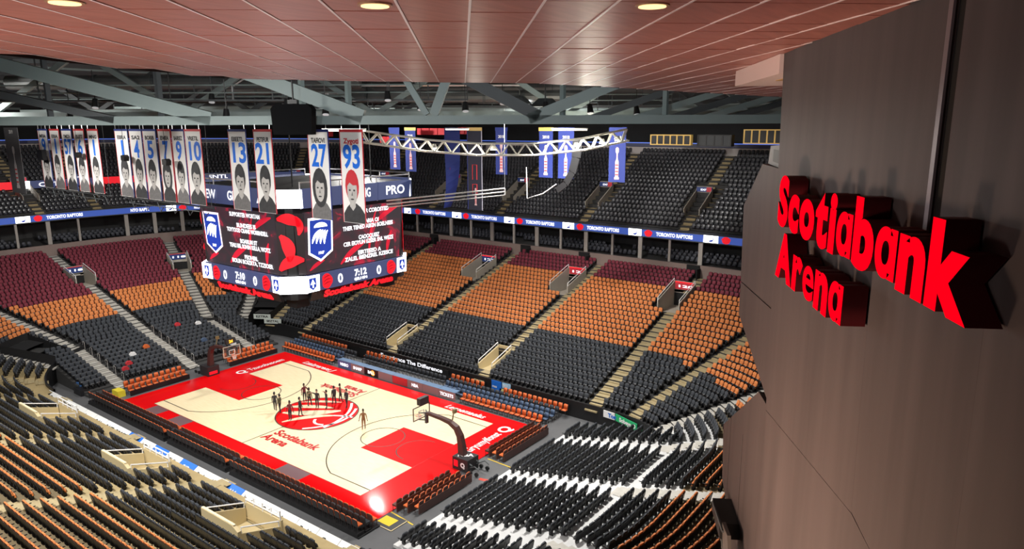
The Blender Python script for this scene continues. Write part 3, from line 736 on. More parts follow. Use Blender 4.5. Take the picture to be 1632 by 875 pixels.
for a, b, m in ((176, 188.5, M_LED_NAVY), (188.5, 191, M_LED_RED), (191, 193, M_LED_WHITE), (193, 199, M_LED_NAVY), (199, 203, M_LED_RED), (203, 214, M_LED_NAVY)):
    mb = MB(); ringband(mb, a, b, 30.1, 17.3, 30.1, 18.3); ringband(mb, a, b, 30.1, 18.3, 30.4, 18.3); ringband(mb, a, b, 30.4, 18.3, 30.4, 17.3); mb.build('led_cell', m, eb)
for s_, tx in ((195.5, 'CIVIL'), (207.5, 'SNTL'), (182, 'TEAM')):
    x, y, nx, ny, e = P(s_, 30.05); put_text('display_lettering', text_mesh(tx, .8, .004, .02, ax='CENTER', width=3), M_LED_TEXT, (x, y, 17.5), Vector((0, 0, 1)).cross(-Vector((nx, ny, 0))), (0, 0, 1), eb)
# top of the upper deck and back wall
DT = 25.2+.82*NU
mb = MB(); ringband(mb, U0, U1, DT, lambda e: zu(NU-1, e)-.2, DT, lambda e: zu(NU-1, e)+1.0); struct(mb.build('wall_upper', mat('upper_pale_wall', (.50, .46, .45), .8)))
mb = MB(); ringband(mb, U0, U1, DT-.3, lambda e: zu(NU-1, e)+1.05, DT-.3, lambda e: zu(NU-1, e)+1.62); ringband(mb, U0, U1, DT-.3, lambda e: zu(NU-1, e)+1.05, DT+3, lambda e: zu(NU-1, e)+1.05)
struct(mb.build('trim_upper', mat('navy_band', (.012, .02, .09), .4)))
mb = MB(); ringband(mb, U0, U1, DT-.33, lambda e: zu(NU-1, e)+1.52, DT-.33, lambda e: zu(NU-1, e)+1.62); struct(mb.build('trim_upper_glow', mat('blue_glow_strip', (.1, .2, .8), .4, emit=.8)))
mb = MB(); ringband(mb, U0, U1, DT+4, 20, DT+4, 28.5); struct(mb.build('wall_back', mat('back_wall', (.020, .020, .022), .9, var=.3, scale=.5)))

# ------------------------------------------------------------------ courtside chairs
M_COG = mat('courtside_orange', (.62, .13, .03), .6, var=.2, scale=20)
M_CBK = mat('courtside_black', (.028, .024, .024), .45, var=.3, scale=20)
M_CBR = mat('courtside_brown', (.085, .035, .028), .45, var=.3, scale=20)
M_CBLUE = mat('courtside_blue', (.07, .11, .19), .7, var=.4, scale=20)
def chair_frame():
    mb = MB(); lean_slab(mb, .23, .42, .92, -.17, -.25, .04, .05); mb.box((0, .02, .40), (.46, .42, .05))
    for sx in (-.2, .2):
        mb.box((sx, .18, .19), (.03, .03, .40)); mb.box((sx, -.17, .19), (.03, .03, .40))
    return mb
def chair_pad():
    mb = MB(); lean_slab(mb, .21, .50, .94, -.13, -.20, .05, .06); mb.box((0, .03, .455), (.44, .40, .07)); return mb
cf, cp = chair_frame(), chair_pad()
cf_me = {}
def chair_objects(pls, m_f, m_p, namer, group):
    key = (m_f.name, m_p.name)
    if key not in cf_me:
        a = bpy.data.meshes.new('courtside_chair'); a.from_pydata(cf.v, [], cf.f); a.materials.append(m_f)
        b = bpy.data.meshes.new('cushion'); b.from_pydata(cp.v, [], cp.f); b.materials.append(m_p); cf_me[key] = (a, b)
    for i, (x, y, z, a) in enumerate(pls):
        o = link('courtside_chair', cf_me[key][0]); o.location = (x, y, z); o.rotation_euler = (0, 0, a-math.pi/2); link('cushion', cf_me[key][1], o); tag(o, namer(i), 'chair', group)
FZ = -.02
def platform(name, x0, x1, y0, y1, lab):
    mb = MB(); mb.box(((x0+x1)/2, (y0+y1)/2, .03), (x1-x0, y1-y0, .10)); return tag(mb.build(name, M_BLACK), lab, 'platform')
# near sideline: three banks
for bi, (x0, x1, nm) in enumerate(((-19.3, -5.6, 'left bank'), (-5.0, 3.4, 'middle bank'), (4.0, 18.2, 'right bank'))):
    platform('chair_platform', x0-.1, x1+.1, -11.3, -9.45, f'low black platform under the {nm} of near courtside chairs')
    for ri, y in enumerate((-9.75, -10.35, -11.0)):
        n = int((x1-x0)/.56); pls = [(x0+(j+.5)*(x1-x0)/n, y, .08+(0, .10, .22)[ri], math.pi/2) for j in range(n)]
        if ri == 0: pls0 = pls
        rn = ('front', 'middle', 'back')[ri]
        chair_objects(pls, M_CBK if ri else M_CBR, M_CHAR if ri == 1 else M_COG, lambda i, rn=rn, nm=nm: f'courtside chair with {"charcoal" if rn == "middle" else "orange"} cushion, near {nm}, {rn} row, {ORD[i]} from left', 'chairs along the near sideline')
    mb = MB(); mb.box(((x0+x1)/2, -10.35, .13), (x1-x0, .5, .10)); mb.box(((x0+x1)/2, -11.0, .19), (x1-x0, .6, .22)); tag(mb.build('chair_step', M_BLACK), f'black stepped riser under the {nm} of near courtside chairs', 'riser')
# near baseline: two banks with brown backs
for bi, (y0, y1, nm) in enumerate(((-7.7, -2.2, 'corner bank'), (2.4, 8.6, 'far bank'))):
    for ri, x in enumerate((17.75, 18.45, 19.15)):
        n = int((y1-y0)/.56); yo = .35*ri*(0 if bi else 1); pls = [(x, y0+yo+(j+.5)*(y1-y0)/n, FZ+.02, math.pi) for j in range(n)]
        rn = ('front', 'middle', 'back')[ri]
        chair_objects(pls, M_CBR, M_COG if ri else M_CBR, lambda i, rn=rn, nm=nm: f'brown baseline chair behind the near hoop, {nm}, {rn} row, {ORD[i]} from the corner', 'chairs along the near baseline')
        mb = MB(); mb.beam((x+.30, y0+yo, .38), (x+.30, y1+yo, .38), .04, .62); tag(mb.build('chair_screen', M_CBR), f'brown panel behind the {rn} row of near baseline chairs, {nm}', 'panel')
# left baseline and far side rows: further away, one body per bank
for (y0, y1, nm) in ((-8.0, -2.0, 'left of the hoop'), (2.6, 8.6, 'right of the hoop')):
    pls = []
    for x, z in ((-18.5, .0), (-19.25, .22)):
        n = int((y1-y0)/.55); pls += [(x, y0+(j+.5)*(y1-y0)/n, z, 0.) for j in range(n)]
    o = instances('baseline_chairs', cp, M_COG, pls, f'orange chairs along the far left baseline {nm}', 'chairs'); instances('chair_frames', cf, M_CBK, pls, None, parent=o)
    mb = MB(); mb.beam((-18.05, y0, .25), (-18.05, y1, .25), .06, .5); tag(mb.build('front_board', M_BLACK), f'low black board before the left baseline chairs {nm}', 'board')
rows = [(9.75, .0, (( -18.5, -9.5), (8.8, 18.0)), M_COG, 'orange'), (10.45, .0, ((-18.5, -9.5), (7.5, 18.2)), M_CBLUE, 'blue'), (11.1, .12, ((-18.5, -9.5), (5.5, 18.4)), M_CBLUE, 'slate blue'), (11.75, .2, ((-18.5, -8.2), (-7, 5), (5.5, 18.4)), M_CHAR, 'charcoal'), (12.45, .3, ((-18.8, -10.6), (-7.5, -2.5), (5.0, 9.4), (11.6, 18.9)), M_COG, 'orange')]
for y, z, spans, m, cn in rows:
    pls = []
    for x0, x1 in spans: n = int((x1-x0)/.56); pls += [(x0+(j+.5)*(x1-x0)/n, y, z+FZ, -math.pi/2) for j in range(n)]
    o = instances('far_chairs', cp, m, pls, f'{cn} chairs along the far sideline, {["front", "second", "third", "fourth", "back"][[9.75, 10.45, 11.1, 11.75, 12.45].index(y)]} row', 'chairs'); instances('chair_frames', cf, M_CBK, pls, None, parent=o)
# scorers table on the far side: LED front panels, each a thing
M_TAB = mat('led_taupe', (.16, .10, .10), .4, emit=.25, ecol=(.30, .19, .19))
tabs = [('NMBO', M_LED_NAVY), ('SHARP', M_TAB), ('BALL', M_BLACK), ('', M_TAB), ('', M_BRED), ('NBA', M_TAB), ('', M_TAB), ('TICKETS', M_TAB)]
for i, (w, m) in enumerate(tabs):
    x0 = -8.6+i*2.1; t = thing('scorers_table', (x0+1.05, 9.6, 0), f'scorers table section on the far sideline, {ORD[i]} from the left end', 'table', 'scorers table sections')
    mb = MB(); mb.box((x0+1.05, 9.62, .40), (2.06, .12, .80)); mb.build('led_panel', m, t)
    mb = MB(); mb.box((x0+1.05, 9.95, .80), (2.06, .75, .05)); mb.build('table_top', mat('table_blue', (.12, .20, .33), .5), t)
    if w: put_text('panel_lettering', text_mesh(w, .45, .004, .015, ax='CENTER'), M_LED_TEXT, (x0+1.05, 9.55, .26), (1, 0, 0), (0, 0, 1), t)
    if i == 2:
        mb = MB(); mb.prism(arc(0, 0, .3, 0, 360, 16)[:-1], (x0+1.3, 9.55, .4), (1, 0, 0), (0, 0, 1), .01); mb.build('ball_mark', mat('led_orange', (.9, .4, .03), .4, emit=.8), t)

# hand rails on the left end aisles, signs over the corner tunnel, things left on the seats
for yy, nm in ((-7.45, 'left'), (0, 'middle'), (7.45, 'right')):
    t = thing('aisle_handrail', (-25.5, yy, 1.2), f'row of small metal hand rail loops on the {nm} aisle of the left end stand', 'handrail')
    for i in range(1, 12, 2):
        X = 20.6+.83*i; z = .2+.21*(X-20.6); y = yy+.62
        mb = MB(); mb.tube([(-X-.3, y, z), (-X-.3, y, z+.8), (-X-.55, y, z+.9), (-X-.75, y, z+.8), (-X-.75, y, z+.45)], .03, n=5); mb.build('rail_loop', M_METAL, t)
for s_, z, lab, tx in ((217.8, 2.0, 'small pale sign board over the far corner tunnel, upper one', 'EZTRA'), (221.2, 1.5, 'small pale sign board at the far wall end beside the tunnel', 'SEZTAL')):
    x, y, nx, ny, e = P(s_, -.3); t = thing('tunnel_sign', (x, y, z), lab, 'sign'); xd = Vector((math.cos(R(30)), math.sin(R(30)), 0))
    mb = MB(); mb.prism([(-1.1, -.3), (1.1, -.3), (1.1, .3), (-1.1, .3)], (x, y, z+.3), xd, (0, 0, 1), .08); mb.build('board', mat('sign_pale', (.50, .56, .52), .6), t)
    put_text('sign_lettering', text_mesh(tx, .38, .004, .01, ax='CENTER', ay='CENTER', width=1.6), M_BLACK, Vector((x, y, z+.3))+Vector((xd.y, -xd.x, 0))*.012, xd, (0, 0, 1), t)
for i, (x, y, m, cn) in enumerate(((-23.6, -5.4, M_BRED, 'red towel'), (-25.2, -4.2, M_WHITE, 'white shirt'), (-22.7, -6.2, M_BRED, 'red bag'), (-29.4, 3.1, M_BRED, 'red cap'), (-28.6, 5.2, M_WHITE, 'white towel'), (-24.4, 3.4, M_CBLUE, 'blue jacket'), (-26.1, -2.3, M_COG, 'orange vest'), (-22.0, 5.5, M_WHITE, 'white bag'))):
    z = .2+.21*(abs(x)-20.6)+.55; mb = MB(); mb.prism([(-.30, 0), (.28, -.02), (.34, .12), (.18, .36), (-.12, .40), (-.33, .2)], (x+.25, y, z), (0, 1, 0), (0, 0, 1), .3)
    tag(mb.build(cn.split()[1], m), f'{cn} left on the lower seats of the left end stand' if i < 7 else 'white bag left near the right side of the left end stand', cn.split()[1])

# ------------------------------------------------------------------ basketball hoops
M_PADC = mat('hoop_pad', (.055, .020, .018), .5); M_PADB = mat('hoop_pad_black', (.02, .019, .021), .5)
def hoop(sg, lab):
    t = thing('basketball_hoop', (sg*17.0, 0, FZ), lab, 'basketball hoop', 'basketball hoops')
    X = lambda x: sg*x
    mb = MB(); mb.prism([(-.75, -.65), (.75, -.65), (.75, .65), (-.75, .65)], (X(17.6), 0, 1.03), (1, 0, 0), (0, 1, 0), 1.0); base = mb.build('base', M_PADB, t)
    if sg > 0:
        put_text('pad_lettering', text_mesh('NBA', .6, .004, .02, ax='CENTER', ay='CENTER'), M_WHITE, (17.6, 0, 1.036), (math.cos(R(36)), math.sin(R(36)), 0), (-math.sin(R(36)), math.cos(R(36)), 0), base)
        put_text('pad_lettering', text_mesh('Q', .5, .004, .03, ax='CENTER', ay='CENTER'), M_WHITE, (17.85, -.66, .5), (1, 0, 0), (0, 0, 1), base)
        for dx in (-.5, -.15):
            mb = MB(); mb.box((17.35+dx*.5, -.66, .55), (.22, .02, .5)); mb.build('pad_mark', M_LED_RED, base)
    else:
        mb = MB(); mb.box((-16.83, -.05, .35), (.03, .9, .3)); mb.build('pad_mark', M_LED_RED, base)
    # padded boom: post then curved arm toward the court
    path = [(17.35, .9), (17.25, 1.8), (17.1, 2.5), (16.75, 3.05), (16.1, 3.35), (15.2, 3.45), (13.75, 3.5)]
    wid = [.30, .24, .21, .19, .15, .12, .10]
    mb = MB()
    prof = []
    for i, (x, z) in enumerate(path):
        a = path[max(0, i-1)]; b = path[min(len(path)-1, i+1)]; dx, dz = b[0]-a[0], b[1]-a[1]; l = math.hypot(dx, dz); nx, nz = -dz/l, dx/l; w = wid[i]
        prof.append([(X(x+nx*w), -.2*(w+.3)/.5, z+nz*w), (X(x+nx*w), .2*(w+.3)/.5, z+nz*w), (X(x-nx*w), .2*(w+.3)/.5, z-nz*w), (X(x-nx*w), -.2*(w+.3)/.5, z-nz*w)])
    for p0, p1 in zip(prof[:-1], prof[1:]):
        for k in range(4): mb.face([p0[k], p0[(k+1) % 4], p1[(k+1) % 4], p1[k]])
    mb.face(prof[0][::-1]); mb.face(prof[-1]); mb.build('padded_boom', M_PADC, t)
    mb = MB(); mb.box((X(13.65), 0, 3.1), (.18, .25, .9)); mb.beam((X(13.7), 0, 3.5), (X(13.2), .4, 3.5), .07); mb.beam((X(13.7), 0, 3.5), (X(13.2), -.4, 3.5), .07); mb.beam((X(13.7), 0, 2.9), (X(13.2), .4, 2.95), .07); mb.beam((X(13.7), 0, 2.9), (X(13.2), -.4, 2.95), .07); mb.build('bracket', M_DSTEEL, t)
    bx = 14.325-1.22
    m_gl = mat('backboard_glass', (.75, .8, .8), .05, spec=.5)
    b_ = m_gl.node_tree.nodes['Principled BSDF']; b_.inputs['Transmission Weight'].default_value = .95; b_.inputs['IOR'].default_value = 1.1; b_.inputs['Alpha'].default_value = .35
    mb = MB(); mb.box((X(bx), 0, 3.43), (.03, 1.8, 1.02)); bb = mb.build('backboard', m_gl, t)
    mb = MB(); fr = mat('backboard_frame', (.55, .5, .42), .4) if sg < 0 else M_PADC
    for z in (2.92, 3.95): mb.box((X(bx), 0, z), (.06, 1.86, .06))
    for y in (-.91, .91): mb.box((X(bx), y, 3.43), (.06, .06, 1.08))
    mb.build('frame', fr, bb)
    mb = MB(); x_ = X(bx-.02*1)
    for z in (3.08, 3.53): mb.box((x_, 0, z), (.025, .62, .05))
    for y in (-.3, .3): mb.box((x_, y, 3.3), (.025, .05, .46))
    mb.build('target_square', M_WHITE, bb)
    mb = MB(); ring = [(X(14.325-1.6)+.23*math.cos(R(a)), .23*math.sin(R(a)), 3.05) for a in range(0, 361, 24)]; mb.tube(ring, .018, n=5, cap=False); mb.box((X(bx-.12), 0, 3.04), (.2, .14, .05)); rim = mb.build('rim', mat('rim_orange', (.75, .13, .02), .4), t)
    mb = MB()
    for a in range(0, 360, 30):
        for s2 in (1, -1):
            pts = [(X(14.325-1.6)+r*math.cos(R(a+s2*k*15)), r*math.sin(R(a+s2*k*15)), 3.04-.13*k) for k, r in enumerate((.225, .185, .15, .14))]; mb.tube(pts, .008, n=3, cap=False)
    mb.build('net', M_WHITE, rim)
    sc = MB(); sc.box((X(13.3), 0, 4.45), (.35, 1.0, .55)); so = sc.build('shot_clock', M_PADB, t)
    put_text('clock_digits', text_mesh('24', .4, .004, .02, ax='CENTER'), mat('clock_amber', (1, .45, .03), .4, emit=1.5), (X(13.3)-sg*.18, 0, 4.3), (0, -sg, 0), (0, 0, 1), so)
    # rear camera arm
    mb = MB(); mb.tube([(X(16.2), .15, 3.4), (X(16.2), .35, 4.1), (X(16.3), .35, 4.25)], .05); mb.box((X(16.25), .4, 4.15), (.22, .32, .3)); mb.build('camera_arm', mat('rig_brown', (.20, .14, .06), .5), t)
    # folding struts and wheels behind the base
    mb = MB()
    for y in (-.4, .4): mb.tube([(X(18.3), y, .35), (X(19.0), y*1.5, .75), (X(19.4), y*1.5, .55)], .045); mb.tube([(X(17.2), y, 1.0), (X(18.6), y, .6)], .05)
    mb.build('strut', M_DSTEEL, t)
    for y in (-.65, .65):
        for xx in (18.6, 19.2):
            mb = MB(); mb.tube([(X(xx), y-.06, .18), (X(xx), y+.06, .18)], .17, n=10); mb.build('wheel', M_BLACK, t)
    return t
hoop(1, 'basketball hoop with padded brown boom at the near baseline')
hoop(-1, 'basketball hoop with white framed backboard at the far left baseline')
# ball rack and crates beside the far tunnel
def loose(name, lab, cat, p, d, m, rz=0):
    mb = MB(); x, y, z = p; w, l, h = d
    mb.prism([(-w/2, 0), (w/2, 0), (w/2*.9, h), (-w/2*.9, h)], (x, y, z), (math.cos(rz), math.sin(rz), 0), (0, 0, 1), l)
    return tag(mb.build(name, m), lab, cat)
loose('equipment_case', 'yellow equipment case at the far left court corner', 'case', (-19.2, -8.9, FZ), (1.3, .7, .6), mat('case_yellow', (.75, .62, .04), .5))
loose('equipment_case', 'blue bundle on the floor beside the dark corner tunnel', 'case', (-23.5, -10.4, FZ), (.9, .7, .9), mat('case_blue', (.05, .14, .36), .6))
loose('equipment_case', 'black road case beside the blue bundle', 'case', (-22.6, -10.9, FZ), (1.6, .8, .6), M_DARK)
loose('folded_sign', 'pale blue folded sign in the far left tunnel mouth', 'sign', (-27.6, -12.0, 0.2), (.5, .3, 1.4), mat('cone_blue', (.45, .65, .85), .5))

# ------------------------------------------------------------------ people on the court
def person_mesh(pose, cloth, legs, skin, hair):
    """skeleton grown with the Skin modifier; pose = (arm angle L, arm angle R, stride)"""
    aL, aR, st = pose
    V = []; E = []; rad = []
    def add(p, r, parent=None):
        V.append(p); rad.append(r); 
        if parent is not None: E.append((parent, len(V)-1))
        return len(V)-1
    pel = add((0, 0, .95), (.16, .12)); w = add((0, 0, 1.08), (.145, .10), pel); ch = add((0, 0, 1.30), (.18, .115), w); nb = add((0, 0, 1.46), (.08, .07), ch); nk = add((0, .01, 1.54), (.055, .055), nb)
    hd = add((0, .015, 1.62), (.075, .09), nk); ht = add((0, .01, 1.73), (.07, .085), hd); add((0, .0, 1.80), (.035, .04), ht)
    add((0, .10, 1.64), (.016, .02), hd)
    for sx, ang in ((-1, aL), (1, aR)):
        sh = add((sx*.19, 0, 1.42), (.065, .065), ch)
        el = add((sx*(.19+.29*math.sin(ang)), .02, 1.42-.29*math.cos(ang)), (.048, .048), sh); b2 = ang*.7
        wr = add((V[el][0]+sx*.25*math.sin(b2), .07, V[el][2]-.25*math.cos(b2)), (.032, .03), el)
        pm = add((V[wr][0]+sx*.06*math.sin(b2), .09, V[wr][2]-.07*math.cos(b2)), (.04, .02), wr)
        for k in range(5):
            o = (k-2)*.018; l = (.055, .085, .095, .088, .07)[k]; dx = sx*math.sin(b2); dz = -math.cos(b2)
            f1 = add((V[pm][0]+dx*l*.5+o*math.cos(b2), .10+(.03 if k == 0 else 0), V[pm][2]+dz*l*.5), (.010, .010), pm); add((V[pm][0]+dx*l+o*math.cos(b2)*1.1, .115+(.04 if k == 0 else 0), V[pm][2]+dz*l), (.008, .008), f1)
    for sx, s in ((-1, st), (1, -st)):
        hp = add((sx*.09, 0, .90), (.095, .10), pel); kn = add((sx*.10, s*.22+.02, .50), (.062, .065), hp); an = add((sx*.105, s*.42, .09), (.042, .045), kn); add((sx*.11, s*.42+.15, .035), (.04, .03), an)
    me = bpy.data.meshes.new('person'); me.from_pydata(V, E, []); ob = bpy.data.objects.new('person', me); COL.objects.link(ob)
    md = ob.modifiers.new('s', 'SKIN'); md.use_smooth_shade = True
    for i, sv_ in enumerate(me.skin_vertices[0].data): sv_.radius = rad[i]; sv_.use_root = (i == 0)
    sb = ob.modifiers.new('d', 'SUBSURF'); sb.levels = 1; sb.render_levels = 1
    bpy.context.view_layer.update()
    out = bpy.data.meshes.new_from_object(ob.evaluated_get(bpy.context.evaluated_depsgraph_get())); bpy.data.objects.remove(ob)
    out.materials.clear()
    for m in (cloth, legs, skin): out.materials.append(m)
    for p in out.polygons:
        c = p.center; p.material_index = 2 if c.z > 1.52 or (abs(c.x) > .42 or (c.z < .95 and abs(c.x) > .27)) else (1 if c.z < .98 else 0)
    return out
M_SKIN = mat('skin', (.36, .20, .13), .6); M_SKIN2 = mat('skin_dark', (.14, .07, .045), .6)
M_HAIR = mat('hair', (.012, .010, .009), .7)
hairmb = MB()
for z, r in ((1.60, .098), (1.66, .102), (1.74, .10), (1.80, .08), (1.84, .03)):
    pass
hairmb.tube([(0, -.035, 1.60), (0, -.03, 1.68), (0, -.012, 1.76), (0, -.008, 1.83), (0, -.008, 1.85)], [.085, .094, .09, .06, .01], n=10)
hair_me = bpy.data.meshes.new('hair'); hair_me.from_pydata(hairmb.v, [], hairmb.f); hair_me.materials.append(M_HAIR)
M_SUIT = mat('dark_clothes', (.025, .024, .028), .8); M_TROU = mat('dark_trousers', (.018, .018, .021), .8); M_TOPR = mat('dark_red_top', (.12, .012, .018), .8); M_BRN = mat('brown_clothes', (.20, .085, .035), .8); M_GRN = mat('olive_clothes', (.08, .08, .04), .8)
pm1 = person_mesh((.12, .15, .25), M_SUIT, M_TROU, M_SKIN, M_HAIR); pm2 = person_mesh((.5, .2, .05), M_TOPR, M_TROU, M_SKIN2, M_HAIR); pm3 = person_mesh((.15, 1.9, .1), M_SUIT, M_TROU, M_SKIN, M_HAIR); pm4 = person_mesh((.3, .35, -.2), M_BRN, M_BRN, M_SKIN2, M_HAIR); pm5 = person_mesh((.2, .1, -.3), M_GRN, M_TROU, M_SKIN, M_HAIR)
folk = [((-3.59, -1.91), pm1, 40, 'person in dark clothes walking at the left rim of the centre logo'), ((-2.75, -1.98), pm5, 110, 'person in olive top right behind the leftmost walker on the logo'), ((-.69, -2.41), pm2, 200, 'person in dark red top with elbows out at the front left of the logo'),
        ((-.66, -1.36), pm1, 300, 'person in black standing just left of the logo middle'), ((-3.14, 1.02), pm2, 250, 'person in dark red top at the back of the logo beyond the others'), ((-1.88, .62), pm5, 20, 'person in olive top near the back of the logo'), ((-.95, .75), pm3, 215, 'person in black raising one arm at the logo middle'),
        ((-.12, 1.17), pm3, 160, 'person in black with arm out, right of the logo middle'), ((-.39, 2.27), pm1, 90, 'slim person in dark clothes at the right back of the logo'), ((-.4, 3.02), pm5, 330, 'person in olive top farthest back at the right logo rim'), ((1.15, 2.46), pm1, 180, 'person in dark clothes at the right edge of the logo'), ((5.99, .18), pm4, 220, 'person in brown clothes standing alone between logo and near lane')]
for (x, y), me, a, lab in folk:
    o = link('person', me); o.location = (x, y, .05 if math.hypot(x, y) < 3.7 else .032); o.rotation_euler = (0, 0, R(a)); tag(o, lab, 'person', 'people on the court'); link('hair', hair_me, o)

# ------------------------------------------------------------------ hanging scoreboard
sb = thing('scoreboard', (0, 0, 12.4), 'huge four sided video scoreboard hanging over centre court', 'scoreboard')
FACES = [((0, -1, 0), (1, 0, 0)), ((1, 0, 0), (0, 1, 0)), ((0, 1, 0), (-1, 0, 0)), ((-1, 0, 0), (0, -1, 0))]   # outward normal, rightward axis
def fp(n, x, u, v, off): return Vector(n)*off+Vector(x)*u+Vector((0, 0, v))
def slabquad(name, m, n, x, u0, u1, z0, z1, o0, o1, th=.25, parent=sb):
    """upright panel on a face: bottom offset o0, top offset o1"""
    mb = MB(); nv = Vector(n); q = [fp(n, x, u0, z0, o0), fp(n, x, u1, z0, o0), fp(n, x, u1, z1, o1), fp(n, x, u0, z1, o1)]; b = [p-nv*th for p in q]
    mb.face(q); mb.face(b[::-1])
    for i in range(4): j = (i+1) % 4; mb.face([q[i], b[i], b[j], q[j]])
    return mb.build(name, m, parent)
core = MB(); core.prism([(-5.6, -6.0), (5.6, -6.0), (6.0, -5.6), (6.0, 5.6), (5.6, 6.0), (-5.6, 6.0), (-6.0, 5.6), (-6.0, -5.6)], (0, 0, 21.0), (1, 0, 0), (0, 1, 0), 8.4); core.build('core', M_BLACK, sb)
lines_l = ['SUPPORTER WORTAM', '', 'BUNDEES IS', 'TOYTOOD CRANE WORRNDELL', '', 'BOARUM ST', 'TEALI BIS, SOHIN KELLA, WOTZ', '', 'PEOHIRL', 'BOLIN BOIZRTA, TZZIOER']
lines_r = ['QUEREL OR COROSTED', '', 'WOARIA OI', 'THER TENED ASKIN BOELNEES', '', 'CAOOQUEIZ', 'CER EIOYUN EZEER SNL WEZE', '', 'EIRTEEED A', 'ZALEL BIENZREL RZESCE']
for fi, (n, x) in enumerate(FACES):
    scr = slabquad('video_screen', M_SCREEN, n, x, -5.0, 5.0, 14.5, 19.25, 6.25, 6.55)
    yd = (Vector(n)*.3+Vector((0, 0, 4.75))).normalized()
    nz = Vector(x).cross(yd)
    def onscr(u, v, k=.03): t = v/4.75; return fp(n, x, u, 14.5+v, 6.25+.3*t)+nz*k
    # team shield
    def poly(name, pts, m, k, parent):
        mb = MB(); o = onscr(0, 0, k); mb.prism(pts, o, x, yd, .01); return mb.build(name, m, parent)
    c = -3.55; sh = [(c-1.15, 1.55), (c-.0, .85), (c+1.15, 1.55), (c+1.15, 4.3), (c-1.15, 4.3)]
    sx = [(c+(u-c)*.88, 2.6+(v-2.6)*.90) for u, v in sh]
    pr = poly('shield', sh, M_LED_WHITE if fi else mat('led_pinkwhite', (.9, .75, .85), .4, emit=1.5), .03, scr); poly('shield_field', sx, M_LED_DBLUE, .045, pr)
    poly('shield_ball', [(c+.62*math.cos(R(t)), 3.55+.36*math.sin(R(t))) for t in range(0, 181, 15)], M_LED_WHITE, .06, pr)
    for k in range(4):
        a0 = (c-.78+k*.06, 2.55-.1*k); poly('shield_claw', slash(curve_pts((c-.8+.38*k, 2.35-.05*k), (c+.0+.22*k, 3.35-.04*k), .12), .12), M_LED_WHITE, .06, pr)
    put_text('shield_lettering', text_mesh('1967', .28, .003, .02, ax='CENTER'), M_LED_TEXT, onscr(c, 1.45, .07), x, yd, pr)
    # claw like red blotches and lettering
    for a, b, w in (((-1.6, .3), (1.2, 1.9), .25), ((2.0, 3.2), (4.6, 4.4), .22), ((-4.6, .25), (-3.2, .9), .16), ((1.4, .4), (2.2, 4.4), .14), ((3.4, .6), (3.9, 2.4), .2)):
        poly('red_streak', slash(curve_pts(a, b, .06), w), mat('led_dim_red', (.5, .01, .03), .4, emit=.7), .022, scr)
    for i, tx in enumerate(lines_l if fi in (0, 2) else lines_r):
        if tx: put_text('screen_lettering', text_mesh(tx, .46, .003, .016, ax='CENTER', width=min(5.4, .25*len(tx))), M_LED_TEXT, onscr(1.25+.02*i, 4.2-.42*i, .05), x, yd, scr)
    # lower ribbon with score
    rbn = slabquad('score_ribbon', M_LED_NAVY, n, x, -5.35, 5.35, 13.15, 14.45, 6.55, 6.6, .35)
    def rt(name, tx, size, u, v, m, w=None): put_text(name, text_mesh(tx, size, .003, .03, ax='CENTER', width=w), m, fp(n, x, u, 13.15+v, 6.63), x, (0, 0, 1), rbn)
    rt('score_digits', '0', 1.0, -2.0, .3, M_LED_TEXT); rt('score_digits', '0', 1.0, 2.1, .3, M_LED_TEXT); rt('clock_digits', '7:10' if fi in (0, 2) else '7:12', .75, .1, .55, M_LED_TEXT); rt('clock_lettering', 'QTR 1 OF 4', .26, .1, .2, M_LED_TEXT)
    for u in (-3.3, 3.5):
        mb = MB(); mb.prism([(.5*math.cos(R(t))*(1+.12*math.cos(R(3*t))), .60*math.sin(R(t))) for t in range(0, 360, 20)], fp(n, x, u, 13.8, 6.62), x, (0, 0, 1), .02); o = mb.build('team_mark', M_LED_RED, rbn)
        for v in (-.2, .05, .3):
            mb = MB(); mb.prism(slash(curve_pts((-.35, v-.1), (.35, v+.08), .12), .035), fp(n, x, u, 13.8, 6.64), x, (0, 0, 1), .006); mb.build('claw_line', mat('led_dark_red', (.25, 0, .01), .4, emit=.4), o)
    for u0, u1 in ((-5.35, -4.0), (4.25, 5.35)):
        slabquad('white_cell', M_LED_WHITE, n, x, u0, u1, 13.16, 14.44, 6.57, 6.62, .03, rbn)
        uc = (u0+u1)/2; mb = MB(); mb.prism([(uc-.32, 13.55), (uc, 13.3), (uc+.32, 13.55), (uc+.32, 14.25), (uc-.32, 14.25)], fp(n, x, 0, 0, 6.64), x, (0, 0, 1), .015); o = mb.build('crest', M_LED_DBLUE, rbn)
        mb = MB(); mb.prism([(uc-.22, 13.75), (uc-.05, 13.8), (uc-.05, 13.5), (uc+.05, 13.5), (uc+.05, 13.8), (uc+.22, 13.75), (uc, 14.15)], fp(n, x, 0, 0, 6.66), x, (0, 0, 1), .01); mb.build('crest_leaf', M_LED_WHITE, o)
    # red lettering under the ribbon
    und = slabquad('lower_fascia', M_BLACK, n, x, -4.6, 4.6, 12.35, 13.12, 6.1, 6.4, .25)
    put_text('lower_lettering', text_mesh('Scotiabank Arena', .80, .02, .05, ax='CENTER', width=7.4), M_LED_RED, fp(n, x, .2, 12.52, 6.32), x, (Vector(n)*.3+Vector((0, 0, .77))).normalized(), und)
